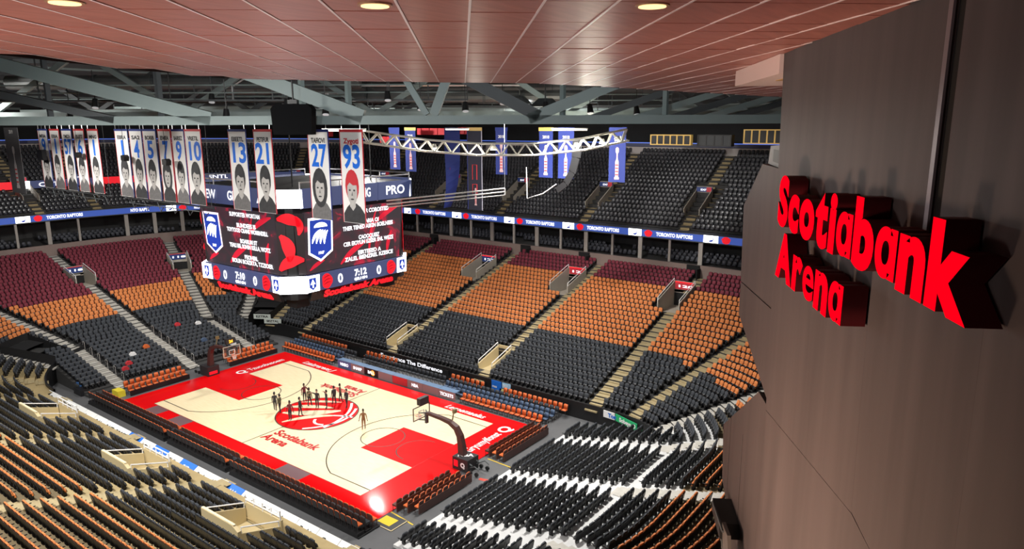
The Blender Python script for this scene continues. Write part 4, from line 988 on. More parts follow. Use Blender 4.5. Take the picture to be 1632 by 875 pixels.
    # upper ring of sponsor panels
    for k, (u0, u1, tx) in enumerate(((-5.6, -1.95, '' if fi % 2 else 'NEW'), (-1.9, 1.85, 'OWNG' if fi % 2 else 'GRO.'), (1.9, 5.6, 'PRO' if fi % 2 else 'APP'))):
        o = slabquad('sponsor_panel', M_LED_NAVY, n, x, u0, u1, 19.65, 21.1, 7.1, 7.2, .2)
        if tx: put_text('sponsor_lettering', text_mesh(tx, 1.0, .004, .02, ax='CENTER', width=2.1), M_LED_TEXT, fp(n, x, (u0+u1)/2+(0 if fi % 2 else 1.3), 20.05, 7.22), x, (0, 0, 1), o)
    mb = MB()
    for u in (-5.6, -1.9, 1.9, 5.6): mb.tube([fp(n, x, u, 19.6, 7.0), fp(n, x, u, 21.6, 7.0)], .05)
    mb.tube([fp(n, x, -5.6, 21.55, 7.0), fp(n, x, 5.6, 21.55, 7.0)], .06); mb.build('ring_frame', M_METAL, sb)
# chamfer corners
for a in (-45, 45, 135, 225):
    n = (math.cos(R(a)), math.sin(R(a)), 0); x = (-math.sin(R(a)), math.cos(R(a)), 0)
    o = slabquad('corner_screen', mat('corner_picture', (.02, .014, .016), .4, emit=.5), n, x, -1.0, 1.0, 14.55, 19.2, 8.05, 8.2, .2)
    for aa, b, w in (((-.9, 18.8), (.75, 18.3), .42), ((-.75, 17.6), (-.2, 15.6), .46), ((-.9, 14.95), (.9, 15.7), .44), ((.45, 19.0), (.6, 17.6), .26)):
        mb = MB(); mb.prism(slash(curve_pts(aa, b, .15), w), fp(n, x, 0, 0, 8.24), x, (0, 0, 1), .02); mb.build('red_claw', M_LED_RED, o)
    o = slabquad('corner_ribbon', M_LED_WHITE, n, x, -1.05, 1.05, 13.15, 14.45, 8.42, 8.45, .3)
    o = slabquad('corner_panel', M_LED_WHITE, n, x, -1.15, 1.15, 19.7, 21.05, 9.05, 9.1, .2)
    mb = MB(); mb.box(fp(n, x, 0, 20.4, 9.05)-Vector(x)*1.4, (.1, .7, 1.3), rz=R(a)); mb.build('corner_filler', M_LED_NAVY, sb)
for sx in (-1, 1):
    for sy in (-1, 1):
        mb = MB(); mb.tube([(sx*4, sy*4, 21), (sx*4, sy*4, 33)], .06); mb.build('hoist_cable', M_BLACK, sb)
        mb = MB(); mb.box((sx*4.6, sy*4.6, 12.2), (1.2, 1.2, .9)); mb.build('speaker_pod', M_BLACK, sb)
mb = MB(); mb.box((0, 0, 12.35), (9, 9, .5)); mb.build('underside', M_BLACK, sb)

# ------------------------------------------------------------------ retired number banners
YB = -9.0
def portrait(t, x, y, z, w, h, hood=False, cap=None, seed=0):
    """flat printed portrait: shoulders, neck, face, hair, features"""
    rr = random.Random(seed); xa, ya = (1, 0, 0), (0, 0, 1); f = y
    def pp(nm, pts, m, k): mb = MB(); mb.prism(pts, (x, f-.012-k*.006, z), xa, ya, .004); return mb.build(nm, m, t)
    s = w/2.0; cx = rr.uniform(-.06, .06)*w
    pp('shoulders', [(-.48*w, 0), (.48*w, 0), (.48*w, .18*h), (.30*w, .30*h), (.12*w, .36*h), (-.14*w, .36*h), (-.32*w, .28*h), (-.48*w, .16*h)], M_GREYSHIRT if seed % 2 else M_INK, 0)
    pp('neck', [(-.14*w+cx, .30*h), (0+cx, .22*h), (.13*w+cx, .30*h), (.12*w+cx, .50*h), (-.12*w+cx, .50*h)], M_SKINGREY, 1)
    el = lambda ex, ey, a, b, t0=0, t1=360, n=16: [(ex+a*math.cos(R(t0+(t1-t0)*i/n)), ey+b*math.sin(R(t0+(t1-t0)*i/n))) for i in range(n)]
    pp('hair', el(cx, .68*h, .31*w, .30*h) if not hood else el(cx, .60*h, .38*w, .38*h), cap or M_INK, 2)
    pp('face', el(cx, .58*h, .23*w, .25*h), M_SKINGREY, 3)
    pp('fringe', [(cx-.24*w, .66*h), (cx-.1*w, .74*h), (cx+.05*w, .69*h), (cx+.24*w, .70*h), (cx+.22*w, .84*h), (cx-.1*w, .90*h), (cx-.25*w, .80*h)], cap or M_INK, 4)
    for ex in (-.10, .10): pp('eye', el(cx+ex*w, .60*h, .05*w, .018*h, n=8), M_INK, 5)
    pp('nose', [(cx-.035*w, .50*h), (cx+.035*w, .50*h), (cx+.008*w, .58*h)], M_GREYSHIRT, 5)
    pp('mouth', el(cx, .435*h, .085*w, .014*h, n=8), M_INK, 5)
BAN = [('9', 'MEIIA', -28.6, -26.5, 'b', 'leftmost white number banner, number nine, partly behind a small speaker'), ('1', 'EIIIA', -25.9, -23.85, 'r', 'white banner numbered 1, second in the far left cluster'), ('57', 'TIMEZA', -23.3, -21.2, 'b', 'white banner with number fifty seven, middle of the far left cluster'), ('6', 'ELET', -20.75, -18.7, 'r', 'white banner with number six, fourth in the far left cluster'), ('1', 'MNG', -18.0, -15.95, 'r', 'white banner numbered 1, rightmost of the far left cluster'),
       ('1', 'EIIIRA', -12.9, -10.65, 'b', 'white banner numbered 1, first of the row of six'), ('4', 'SA2', -10.4, -8.35, 'b', 'white banner numbered 4 beside the blue edged 5'), ('5', 'BOIIIB', -8.2, -6.1, 'b', 'white banner numbered 5 with blue edge'), ('7', 'EIVIEA', -5.8, -3.9, 'r', 'white banner numbered 7 with long dark haired portrait'), ('9', 'BAIRIEZ', -3.75, -1.95, 'b', 'white banner numbered 9 beside the 10'), ('10', 'VRIETIL', -1.85, .35, 'r', 'white banner numbered 10 with red top edge'),
       ('13', 'EIIEETL', 3.9, 6.05, 'b', 'white banner numbered 13 hanging before the scoreboard'), ('21', 'PETIFUR', 6.9, 8.95, 'r', 'white banner numbered 21 with red right edge'), ('27', 'TAFIOVI', 12.7, 14.7, 'b', 'white banner numbered 27 with hooded dark portrait'), ('93', 'Zygoti', 15.75, 17.8, 'r', 'white banner numbered 93 with red capped portrait')]
for i, (num, nm, x0, x1, ed, lab) in enumerate(BAN):
    zt_, zb_ = 25.33, 19.75; w = x1-x0; cx = (x0+x1)/2
    t = thing('number_banner', (cx, YB, zb_), lab, 'banner', 'retired number banners')
    mb = MB()
    n = 6
    mb.box((cx, YB, (zt_+zb_)/2), (w, .02, zt_-zb_)); mb.build('cloth', M_BWHITE, t)
    e = M_BLUE if ed == 'b' else M_BRED
    mb = MB(); mb.box((cx, YB, zt_-.04), (w+.04, .05, .16)); mb.build('top_hem', M_NAVY if ed == 'b' else M_BRED, t)
    mb = MB(); mb.box((x1-.03, YB, (zt_+zb_)/2), (.07, .035, zt_-zb_)); mb.build('side_hem', M_NAVY if ed == 'b' else M_BRED, t)
    mb = MB(); mb.box((x0+.02, YB, (zt_+zb_)/2), (.05, .035, zt_-zb_)); mb.build('side_hem', M_BRED, t)
    put_text('banner_name', text_mesh(nm, .42, .003, .015, ax='CENTER', width=w*.66), M_BRED if num == '93' else M_INK, (cx, YB-.016, 24.55), (1, 0, 0), (0, 0, 1), t)
    put_text('banner_number', text_mesh(num, 1.9, .003, .055, ax='CENTER', width=w*(.17 if num == '1' else .44 if len(num) == 1 else .74)), M_BLUE, (cx, YB-.016, 23.12), (1, 0, 0), (0, 0, 1), t)
    portrait(t, cx, YB, zb_+.02, w*.96, 3.3, hood=(num in ('27', '7')), cap=M_BRED if num == '93' else None, seed=i)
    mb = MB(); mb.tube([(x0+.2, YB, zt_), (x0+.2, YB, 26.0)], .02, n=4); mb.tube([(x1-.2, YB, zt_), (x1-.2, YB, 26.0)], .02, n=4); mb.build('hanger', M_METAL, t)
# batten bars under two groups
for x0, x1, lab in ((-29, -15.6, 'left'), (-13.2, .6, 'middle')):
    mb = MB(); mb.tube([(x0, YB+.4, 19.55), (x1, YB+.4, 19.55)], .06); mb.tube([(x0, YB+.4, 19.15), (x1-2, YB+.4, 19.15)], .04)
    for k in range(int((x1-x0)/2.2)): xx = x0+1+k*2.2; mb.tube([(xx, YB+.4, 19.55), (xx+.5, YB+.4, 18.75), (xx+1.0, YB+.4, 19.15)], .035)
    for xx in (x0+.3, x1-.3): mb.tube([(xx, YB+.4, 19.55), (xx, YB+.4, 26)], .02, n=4)
    tag(mb.build('lighting_bar', M_DSTEEL), f'thin metal bar hanging below the {lab} cluster of white banners', 'bar')
# black championship banner at far left
t = thing('trophy_banner', (-35.3, YB, 18.8), 'charcoal trophy banner hanging at the far left', 'banner')
mb = MB(); mb.box((-35.3, YB, 22.15), (3.6, .03, 6.7)); mb.build('cloth', mat('banner_charcoal', (.10, .10, .105), .8), t)
def trophy(t, x, y, z, h, m, m2, w=1.):
    pr = [(.34, 0), (.36, .06), (.24, .09), (.26, .55), (.14, .62), (.08, .70), (.10, .8), (.24, .86), (.24, .96), (.1, 1.0)]
    pts = [(a*w*h*.30, b*h) for a, b in pr]; poly_ = [(-a, b) for a, b in pts][::-1]+pts; mb = MB(); mb.prism(poly_[::-1] if False else [(a, b) for a, b in pts]+[(-a, b) for a, b in pts[::-1]], (x, y, z), (1, 0, 0), (0, 0, 1), .008); mb.build('trophy_print', m, t)
    for k in range(4):
        mb = MB(); mb.box((x, y-.008, z+h*(.15+.1*k)), (.13*w*h, .006, .035*h)); mb.build('trophy_band', m2, t)
trophy(t, -35.3, YB-.02, 19.3, 4.3, mat('trophy_silver', (.55, .53, .52), .7), M_BRED, .9)
put_text('banner_name', text_mesh('2019', .5, .003, .01, ax='CENTER'), M_BWHITE, (-35.3, YB-.02, 24.9), (1, 0, 0), (0, 0, 1), t)

# blue banners over the far side
M_TRO = mat('trophy_pink', (.62, .42, .42), .7)
YN = 22.0
for i, (x0, x1, zb_, top, lab) in enumerate(((-12.3, -10.6, 20.5, M_NAVY, 'blue trophy banner, leftmost beside the scoreboard'), (-9.7, -8.0, 20.35, M_YELLOW, 'blue trophy banner with yellow top, second from the scoreboard'), (-3.3, -1.6, 16.5, M_NAVY, 'narrow twisted blue banner with red stripe'), (-.25, 1.75, 16.5, M_YELLOW, 'long navy banner with red marks and white outline'), (3.65, 5.15, 20.5, M_NAVY, 'blue trophy banner under the bright truss middle'), (9.2, 10.85, 20.4, M_YELLOW, 'blue trophy banner with yellow top beside the black drape'), (11.5, 13.3, 20.4, M_NAVY, 'blue trophy banner partly behind the black drape'), (17.2, 18.95, 20.3, M_NAVY, 'blue trophy banner alone at the end near the yellow catwalk'))):
    t = thing('division_banner', ((x0+x1)/2, YN, zb_), lab, 'banner', 'blue banners over the far stand'); w = x1-x0; cx = (x0+x1)/2
    m_c = mat('banner_midnight', (.012, .014, .03), .8) if i == 3 else M_NAVY
    mb = MB()
    if i == 2:
        k = 10
        for a in range(k):
            z0, z1 = 25.3-(25.3-zb_)*a/k, 25.3-(25.3-zb_)*(a+1)/k; g = lambda z: .5+1.3*(25.3-z)/8.8; h0, h1 = g(z0), g(z1); sft = lambda z: -.9*max(0, (21-z)/4.5)**2
            P0 = lambda z, h, sg: (cx+sft(z)+sg*w/2*math.cos(h), YN+sg*w/2*math.sin(h), z)
            mb.face([P0(z0, h0, -1), P0(z0, h0, 1), P0(z1, h1, 1), P0(z1, h1, -1)])
            mb.face([(p[0], p[1]+.03, p[2]) for p in (P0(z0, h0, 1), P0(z0, h0, -1), P0(z1, h1, -1), P0(z1, h1, 1))])
        mb.build('cloth', m_c, t)
        mb = MB(); mb.tube([(cx+sft(z)-.2, YN-.25, z) for z in np.linspace(21, 17, 8)], .09, n=5); mb.build('red_stripe', M_BRED, t)
    else:
        mb.box((cx, YN, (25.3+zb_)/2), (w, .03, 25.3-zb_)); mb.build('cloth', m_c, t)
    mb = MB(); mb.box((cx, YN, 25.2), (w+.1, .06, .35)); mb.build('top_hem', top, t)
    if i == 3:
        for sx in (x0, x1): mb = MB(); mb.box((sx, YN, (25.3+zb_)/2), (.07, .05, 25.3-zb_)); mb.build('side_hem', M_NAVY if sx == x0 else mat('hem_pale', (.5, .5, .6), .7), t)
        for z, h in ((20.6, 1.6), (18.8, 1.0)):
            mb = MB(); mb.tube([(cx-.3, YN-.03, z-h/2), (cx-.3, YN-.03, z+h/2), (cx+.3, YN-.03, z+h/2), (cx+.3, YN-.03, z-h/2)], .06, n=4); mb.build('red_mark', M_BRED, t)
        trophy(t, cx+.1, YN-.03, 17.0, 1.9, M_TRO, M_BRED, .8)
    elif i != 2:
        trophy(t, cx, YN-.03, zb_+.25, 3.0, M_TRO, M_BRED, .8); put_text('banner_name', text_mesh('2018', .4, .003, .01, ax='CENTER'), M_BWHITE, (cx, YN-.03, 24.3), (1, 0, 0), (0, 0, 1), t)
# black drape curving down beside a banner
t = thing('black_drape', (14.5, 20, 19), 'curved black drape with a thin white line below the truss', 'drape')
mb = MB()
dr = [(14.9, 20, 24.2), (14.8, 20, 22.6), (14.4, 20, 21.2), (13.7, 20, 20.1), (12.7, 20, 19.4)]
for k, (a, b) in enumerate(zip(dr[:-1], dr[1:])): mb.beam(a, b, .12, .95-.12*k)
mb.build('cloth', M_BLACK, t)
mb = MB(); mb.tube([(8.9, 20.2, 21.5), (9.0, 20.2, 18.4), (11.0, 20.1, 19.0), (12.6, 20, 20.0)], .05); mb.build('white_line', M_WHITE, t)

# ------------------------------------------------------------------ bright lighting truss over the far side, catwalk
M_TRUSSW = mat('truss_white', (.78, .76, .68), .45)
TP = [(9.57, -1.83, 24.83), (13.56, .95, 24.14), (16.56, 3.1, 23.86), (19.91, 5.58, 23.85), (22.84, 7.84, 24.2), (25.35, 9.88, 24.87)]
for si, (a, b) in enumerate(zip(TP[:-1], TP[1:])):
    a, b = Vector(a), Vector(b); L_ = (b-a).length; d = (b-a).normalized(); sd = d.cross(Vector((0, 0, 1))).normalized(); up = sd.cross(d)
    t = thing('lighting_truss', tuple((a+b)/2), f'white lattice lighting truss section below the roof, {ORD[si]} from the scoreboard', 'truss', 'white truss sections')
    hh = .42
    for s1_ in (-1, 1):
        for s2_ in (-1, 1):
            mb = MB(); o = sd*s1_*.3+up*s2_*hh; mb.tube([a+o, b+o], .075); mb.build('chord', M_TRUSSW, t)
    n = max(4, int(L_/.55))
    for k in range(n):
        mb = MB()
        for s1_ in (-1, 1):
            o = sd*s1_*.3; mb.tube([a+d*(L_*k/n)+o+up*(-hh if k % 2 else hh), a+d*(L_*(k+1)/n)+o+up*(hh if k % 2 else -hh)], .055, n=5)
        mb.tube([a+d*(L_*k/n)+up*hh-sd*.3, a+d*(L_*k/n)+up*hh+sd*.3], .03, n=4); mb.build('brace', M_TRUSSW, t)
for p, pw, wh in (((23.9, 8.75, 24.35), 420, 'near its right end'), ((22.4, 7.5, 24.1), 300, 'third from its right end'), ((24.8, 9.45, 24.55), 300, 'at its very right end'), ((17.5, 3.9, 23.9), 160, 'in its middle'), ((14.0, 1.3, 24.0), 120, 'left of its middle')):
    t = thing('truss_lamp', p, 'bright floodlight glaring inside the white truss ' + wh, 'lamp')
    mb = MB(); mb.tube([(p[0], p[1], p[2]+.25), (p[0], p[1], p[2]-.05)], [.12, .24], n=12); mb.build('housing', M_METAL, t)
    mb = MB(); mb.tube([(p[0], p[1], p[2]-.06), (p[0], p[1], p[2]-.09)], .22, n=12); mb.build('lens', mat('lamp_lens', (1, .95, .82), .3, emit=40), t)
    l = bpy.data.lights.new('truss_lamp_light', 'POINT'); l.energy = pw*2.2; l.color = (1, .93, .78); l.shadow_soft_size = .2; lo = bpy.data.objects.new('truss_lamp_light', l); COL.objects.link(lo); lo.parent = t; lo.location = (-.9, -.9, -.3)
mb = MB(); mb.tube([(6.9, 3.0, 19.5), (12.0, 12.5, 20.1)], .07); mb.tube([(6.9, 3.0, 19.2), (12.0, 12.5, 19.8)], .07); mb.tube([(6.9, 3.0, 18.95), (12.0, 12.5, 19.5)], .05)
mb.tube([(12.0, 12.5, 20.1), (12.0, 12.5, 19.5)], .08); mb.tube([(12, 12.5, 20), (12, 12.5, 27)], .025, n=4)
tag(mb.build('pipe_boom', M_METAL), 'white pipe boom reaching out from the scoreboard toward the far stand', 'boom')

# ------------------------------------------------------------------ roof, trusses, ducts, catwalks
mb = MB()
for a, b in zip(ss_u[:-1], ss_u[1:]): pass
full = ssamples(0, 226.8)
for a, b in zip(full[:-1], full[1:]):
    for (d0, z0), (d1, z1) in (((50, 27.2), (22, 32.5)), ((22, 32.5), (-6, 37))):
        A, B, A2, B2 = P(a, d0), P(b, d0), P(a, d1), P(b, d1); mb.face([(A[0], A[1], z0), (B[0], B[1], z0), (B2[0], B2[1], z1), (A2[0], A2[1], z1)])
mb.box((0, 0, 37.05), (52, 20, .1))
roof = struct(mb.build('roof', mat('roof_deck', (.16, .18, .18), .7, var=.25, scale=.4)))
for k in range(9):   # deck ribs following the eaves
    d = 48-4*k; z = 27.2+(50-d)*5.3/28-.12; mb = MB()
    for a, b in zip(full[:-1], full[1:]):
        A, B = P(a, d), P(b, d); mb.beam((A[0], A[1], z), (B[0], B[1], z), .25, .3)
    mb.build('purlin', M_STEEL if k % 2 else M_DSTEEL, roof)

def truss_frame(depth): # plane facing the lounge corner
    c0 = np.array(CAM[:2])+depth*np.array((-.595, .804)); return c0
def tpt(depth, t, z):
    c = np.array((25., -4.))+(depth-42.07)*np.array((-.595, .804))+t*np.array((.804, .595)); return (c[0], c[1], z)
tr = thing('roof_truss', tpt(42.07, -6, 25.7), 'big grey green roof truss with wide bottom chord crossing the whole view', 'truss')
mb = MB(); mb.beam(tpt(42.07, -38, 25.90), tpt(42.07, 22, 25.90), .55, .50); mb.build('bottom_chord', M_STEEL, tr)
mb = MB(); mb.beam(tpt(42.07, -38, 31.5), tpt(42.07, 22, 31.5), .55, .5); mb.build('top_chord', M_STEEL, tr)
for t0, z0, t1, z1, w, m in ((-38.5, 31.5, -17.4, 26.0, .74, M_STEEL), (-22.5, 31.3, -8.6, 26.1, .78, M_STEEL), (-7.9, 31.3, -4.9, 26.2, .36, M_STEEL), (-2.6, 31, -4.5, 26.2, .50, M_STEEL), (-8.5, 31.2, 1.6, 26.1, .66, M_DSTEEL), (1.0, 25.95, 14.5, 31.2, .62, M_STEEL), (-34, 28.4, -23, 25.95, .42, M_DSTEEL)):
    mb = MB(); mb.beam(tpt(42.07, t0, z0), tpt(42.07, t1, z1), .55, w); mb.build('diagonal', m, tr)
for tt in (-27, -20.5, -12.2, -9.5, 3, 9):
    mb = MB(); mb.beam(tpt(42.4, tt, 26.0), tpt(42.4, tt, 31.4), .26, .26); mb.build('post', M_DSTEEL if tt < -13 else M_STEEL, tr)
for di, (dep, zz, lab) in enumerate(((54, 26.4, 'second grey roof truss behind the wide chord'), (68, 26.9, 'third roof truss deep under the roof'), (84, 27.6, 'farthest roof truss close to the back wall'))):
    tr2 = thing('roof_truss', tpt(dep, 0, zz), lab, 'truss'); x0, x1 = (-46, 40); m = M_STEEL if di == 0 else M_DSTEEL
    mb = MB(); mb.beam(tpt(dep, x0, zz), tpt(dep, x1, zz), .5, .45); mb.build('bottom_chord', M_STEEL, tr2)
    mb = MB(); mb.beam(tpt(dep, x0, zz+4.6), tpt(dep, x1, zz+4.6), .5, .4); mb.build('top_chord', m, tr2)
    n = 12
    for k in range(n):
        a, b = x0+(x1-x0)*k/n, x0+(x1-x0)*(k+1)/n
        mb = MB(); mb.beam(tpt(dep, a, zz if k % 2 else zz+4.6), tpt(dep, b, zz+4.6 if k % 2 else zz), .35, .38); mb.build('diagonal', m, tr2)
# rafters that rise to the right over the far stand
for i, (t0, t1) in enumerate(((4.4, 12.5), (7.1, 16.5), (9.5, 19), (11.9, 21.5), (14.0, 24))):
    a, b = tpt(44.5+i*1.6, t0*1.06, 25.9), tpt(44.5+i*1.6, t1*1.06, 28.9); mb = MB(); mb.beam(a, b, .35, .40); tag(mb.build('roof_rafter', M_STEEL if i % 2 else M_DSTEEL), f'sloping grey roof rafter above the far right stand, {ORD[i]} from the left', 'rafter', 'sloping roof rafters')
# round ducts
for i, (dep, z, t0, t1, r, lab) in enumerate(((58, 29.0, -40, -12, .55, 'round dark ventilation duct at the upper left under the roof'), (62, 28.0, -14, 6, .5, 'round grey ventilation duct under the roof middle'), (74, 29.3, -30, 20, .6, 'long round duct deep under the roof'))):
    mb = MB(); mb.tube([tpt(dep, t, z) for t in np.linspace(t0, t1, 8)], r, n=12); t = tag(mb.build('air_duct', mat('duct_metal', (.10, .105, .105), .45, .3)), lab, 'duct')
    for k in range(6):
        mb = MB(); tt = t0+(t1-t0)*(k+.5)/6; mb.tube([tpt(dep, tt-.12, z), tpt(dep, tt+.12, z)], r+.05, n=12); mb.build('joint_ring', M_DSTEEL, t)
# catwalks (dark grating decks with rails)
for i, (dep, z, t0, t1, lab) in enumerate(((50, 27.3, -40, -3, 'dark catwalk with rails behind the left roof beams'), (64, 27.2, -20, 14, 'dark catwalk with rails in the roof middle'), (78, 26.2, -50, 38, 'long dark catwalk above the upper deck'))):
    t = thing('catwalk', tpt(dep, t0, z), lab, 'catwalk')
    mb = MB(); mb.beam(tpt(dep, t0, z), tpt(dep, t1, z), 1.2, .12); mb.build('deck', M_DSTEEL, t)
    for hz in (.5, 1.0):
        mb = MB(); mb.tube([tpt(dep-.6, t0, z+hz), tpt(dep-.6, t1, z+hz)], .05, n=5); mb.build('rail', M_STEEL, t)
    n = int((t1-t0)/2.5)
    for k in range(n+1):
        mb = MB(); mb.tube([tpt(dep-.6, t0+(t1-t0)*k/n, z), tpt(dep-.6, t0+(t1-t0)*k/n, z+3.5 if k % 3 == 0 else z+1)], .05, n=4); mb.build('upright', M_DSTEEL, t)
# thin conduits and cable trays under the deck
_r = random.Random(3); cds = []
for i in range(18):
    dep = _r.uniform(50, 80); z = _r.uniform(26.9, 26.9+dep*.055); t0 = _r.uniform(-34, 4)*dep/52; L_ = _r.uniform(6, 16); mb = MB()
    if i % 3: mb.tube([tpt(dep, t0, z), tpt(dep, t0+L_, z)], _r.uniform(.05, .11), n=6)
    else: mb.tube([tpt(dep, t0, z-1.2), tpt(dep, t0, z), tpt(dep-1, t0+1.5, z+.6), tpt(dep-1, t0+L_, z+.6)], .08, n=6)
    cds.append((cam_px(tpt(dep, t0, z))[0], mb))
for i, (_, mb) in enumerate(sorted(cds, key=lambda q: q[0])):
    tag(mb.build('conduit', M_METAL if i % 4 == 0 else M_STEEL if i % 2 else M_BLACK), f'thin conduit pipe under the roof deck, {ORD[i]} counted from the left', 'pipe', 'conduits under the roof')
# spot fixtures clamped to the beams
spots = [(-27.5, 27.0, 48), (-23, 26.9, 49), (-18.5, 26.3, 47), (-14.2, 26.9, 46), (-11.8, 26.5, 46), (-8.0, 27.4, 47), (-5.9, 26.8, 47), (-3.0, 26.7, 47), (-.6, 27.2, 48), (2.2, 26.7, 47), (5.4, 26.6, 50), (8.6, 26.5, 50), (-30.5, 26.4, 50), (-20.6, 27.4, 50)]
for i, (tt, z, dep) in enumerate(spots):
    p = Vector(tpt(dep, tt, z)); t = thing('spot_fixture', p, f'black spotlight hanging under the roof beams, {ORD[i]} listed from left', 'spotlight', 'spotlights under the roof')
    mb = MB(); mb.tube([p+Vector((0, 0, .35)), p+Vector((.12, -.1, -.2))], [.16, .24], n=10); mb.build('can', M_BLACK, t)
    mb = MB(); mb.tube([p+Vector((.12, -.1, -.2)), p+Vector((.13, -.11, -.24))], .2, n=10); mb.build('lens', mat('spot_glass', (.55, .58, .6), .15, emit=.35), t)
    mb = MB(); mb.tube([p+Vector((0, 0, .3)), p+Vector((0, 0, 2.2))], .03, n=4); mb.build('hanger', M_BLACK, t)
for i, t in enumerate(sorted([o for o in COL.objects if o.name.startswith('spot_fixture')], key=lambda o: cam_px(o.location)[0])):
    t['label'] = f'black spotlight hanging under the roof beams, {ORD[i]} counted from the left'
# hanging loudspeaker in front of the chord
t = thing('hanging_loudspeaker', (17.5, -13.4, 25.2), 'black box loudspeaker hanging on a pole before the roof chord', 'loudspeaker')
cx, cy = 17.3, -13.35; rz = R(36.5)
mb = MB(); mb.prism([(-1.02, 0), (1.02, 0), (1.1, 1.35), (.9, 1.6), (-.9, 1.6), (-1.1, 1.35)], (cx+.3, cy-.4, 25.12), (math.cos(rz), math.sin(rz), 0), (0, 0, 1), .9); mb.build('cabinet', mat('speaker_cloth', (.003, .003, .0035), .9, spec=.1), t)
mb = MB(); mb.box((cx, cy, 26.85), (.5, .4, .2), rz=rz); mb.build('bracket', M_BLACK, t)
mb = MB(); mb.tube([(cx, cy, 26.7), (cx, cy, 32)], .05); mb.build('pole', M_BLACK, t)
for x, z, lab in ((-26.7, 23.0, 'tiny black speaker hanging before the leftmost 9 banner'), (-10.3, 23.05, 'tiny black camera hanging between the 1 and 4 banners'), (-3.75, 22.9, 'tiny black camera hanging beside the dark haired number seven banner'), (-18.9, 23.1, 'tiny black camera hanging in the far left banner cluster')):
    t = thing('hanging_camera', (x, YB-.8, z), lab, 'camera'); big_ = x < -26
    mb = MB(); mb.prism([(-.3, -.2), (.25, -.25), (.35, .1), (.1, .25), (-.3, .2)] if not big_ else [(-.55, -.6), (.6, -.55), (.55, .45), (-.6, .4)], (x, YB-.8, z), (1, 0, 0), (0, 0, 1), .4); mb.build('housing', M_BLACK, t)
    mb = MB(); mb.tube([(x, YB-.6, z+.2), (x, YB-.6, 26)], .02, n=4); mb.build('wire', M_BLACK, t)
# yellow lit machinery on the catwalk at far right, red strips and light bars under the chord
def box_thing(name, lab, cat, p0, p1, h, z, m, w=.5, extra=None):
    t = thing(name, ((p0[0]+p1[0])/2, (p0[1]+p1[1])/2, z), lab, cat); mb = MB(); mb.beam((*p0, z+h/2), (*p1, z+h/2), w, h); mb.build('body', m, t)
    L_ = math.hypot(p1[0]-p0[0], p1[1]-p0[1]); n = max(2, int(L_/.8))
    mb = MB()
    for k in range(n+1):
        x = p0[0]+(p1[0]-p0[0])*k/n; y = p0[1]+(p1[1]-p0[1])*k/n; mb.box((x, y, z+h/2), (.16, w+.1, h+.12), rz=math.atan2(p1[1]-p0[1], p1[0]-p0[0]))
    for zz in (z, z+h): mb.beam((*p0, zz), (*p1, zz), w+.12, .12)
    mb.build('rib', extra or M_DSTEEL, t); return t
M_YLIT = mat('yellow_lit', (.75, .48, .12), .5, emit=.25)  # slight emission stands in for the yellow light on the ribs
box_thing('catwalk_lift', 'yellow lit truss lift parked on the upper catwalk', 'lift', (12.0, 42), (17.0, 42), 1.1, 23.3, M_BLACK, .5, M_YLIT)
box_thing('control_booth', 'long dark control booth beside the yellow lift', 'booth', (17.6, 43), (21.5, 43), 1.2, 23.2, M_DSTEEL, .9, M_BLACK)
box_thing('control_booth', 'dark booth with glowing yellow ribs at the far right end', 'booth', (22.3, 45), (27.5, 45), 1.5, 23.5, M_BLACK, .8, M_YLIT)
for i, (x0, x1, z, m, nm) in enumerate(((-9.6, -4.5, 24.9, M_BRED, 'red fabric valance hanging left of the tall navy banner'), (-3.4, -.6, 25.0, M_BRED, 'short red fabric valance above the twisted banner'), (-16, -13, 23.9, M_BRED, 'red valance behind the 27 banner'), (-29, -25, 24.6, M_BRED, 'red valance behind the far left cluster'))):
    mb = MB(); n = 8
    for k in range(n): mb.box((x0+(x1-x0)*(k+.5)/n, 24+.08*(k % 2), z), ((x1-x0)/n, .1, .75))
    tag(mb.build('valance', m), nm, 'valance')
for i, (x0, x1, y, z, lab) in enumerate(((8.0, 12.5, -4, 25.25, 'white strip light under the chord beside the 93 banner'), (16, 19.5, 14, 25.2, 'white strip light under the chord above the truss'), (2, 5, 16, 25.2, 'small white strip light under the roof middle'))):
    t = thing('strip_light', ((x0+x1)/2, y, z), lab, 'lamp'); mb = MB(); mb.box(((x0+x1)/2, y, z+.1), (x1-x0, .2, .1)); mb.build('tray', M_METAL, t); mb = MB(); mb.box(((x0+x1)/2, y, z), (x1-x0-.1, .14, .1)); mb.build('tube', mat('strip_tube', (1, .93, .75), .4, emit=3), t)
# floodlight clusters for the arena lamps and the two added upper deck lights
for i, (p, tg, e, _sp) in enumerate(FLOODS[:12]):
    t = thing('floodlight', (p[0], p[1], p[2]+.3), f'arena floodlight cluster mounted under the roof, {ORD[i]} of twelve', 'floodlight', 'arena floodlights')
    mb = MB(); mb.tube([(p[0], p[1], p[2]+.9), (p[0], p[1], p[2]+.35)], [.5, 1.1], n=12); mb.build('reflector', M_DSTEEL, t); mb = MB(); mb.tube([(p[0], p[1], p[2]+.8), (p[0], p[1], p[2]+4)], .06, n=4); mb.build('hanger', M_DSTEEL, t)

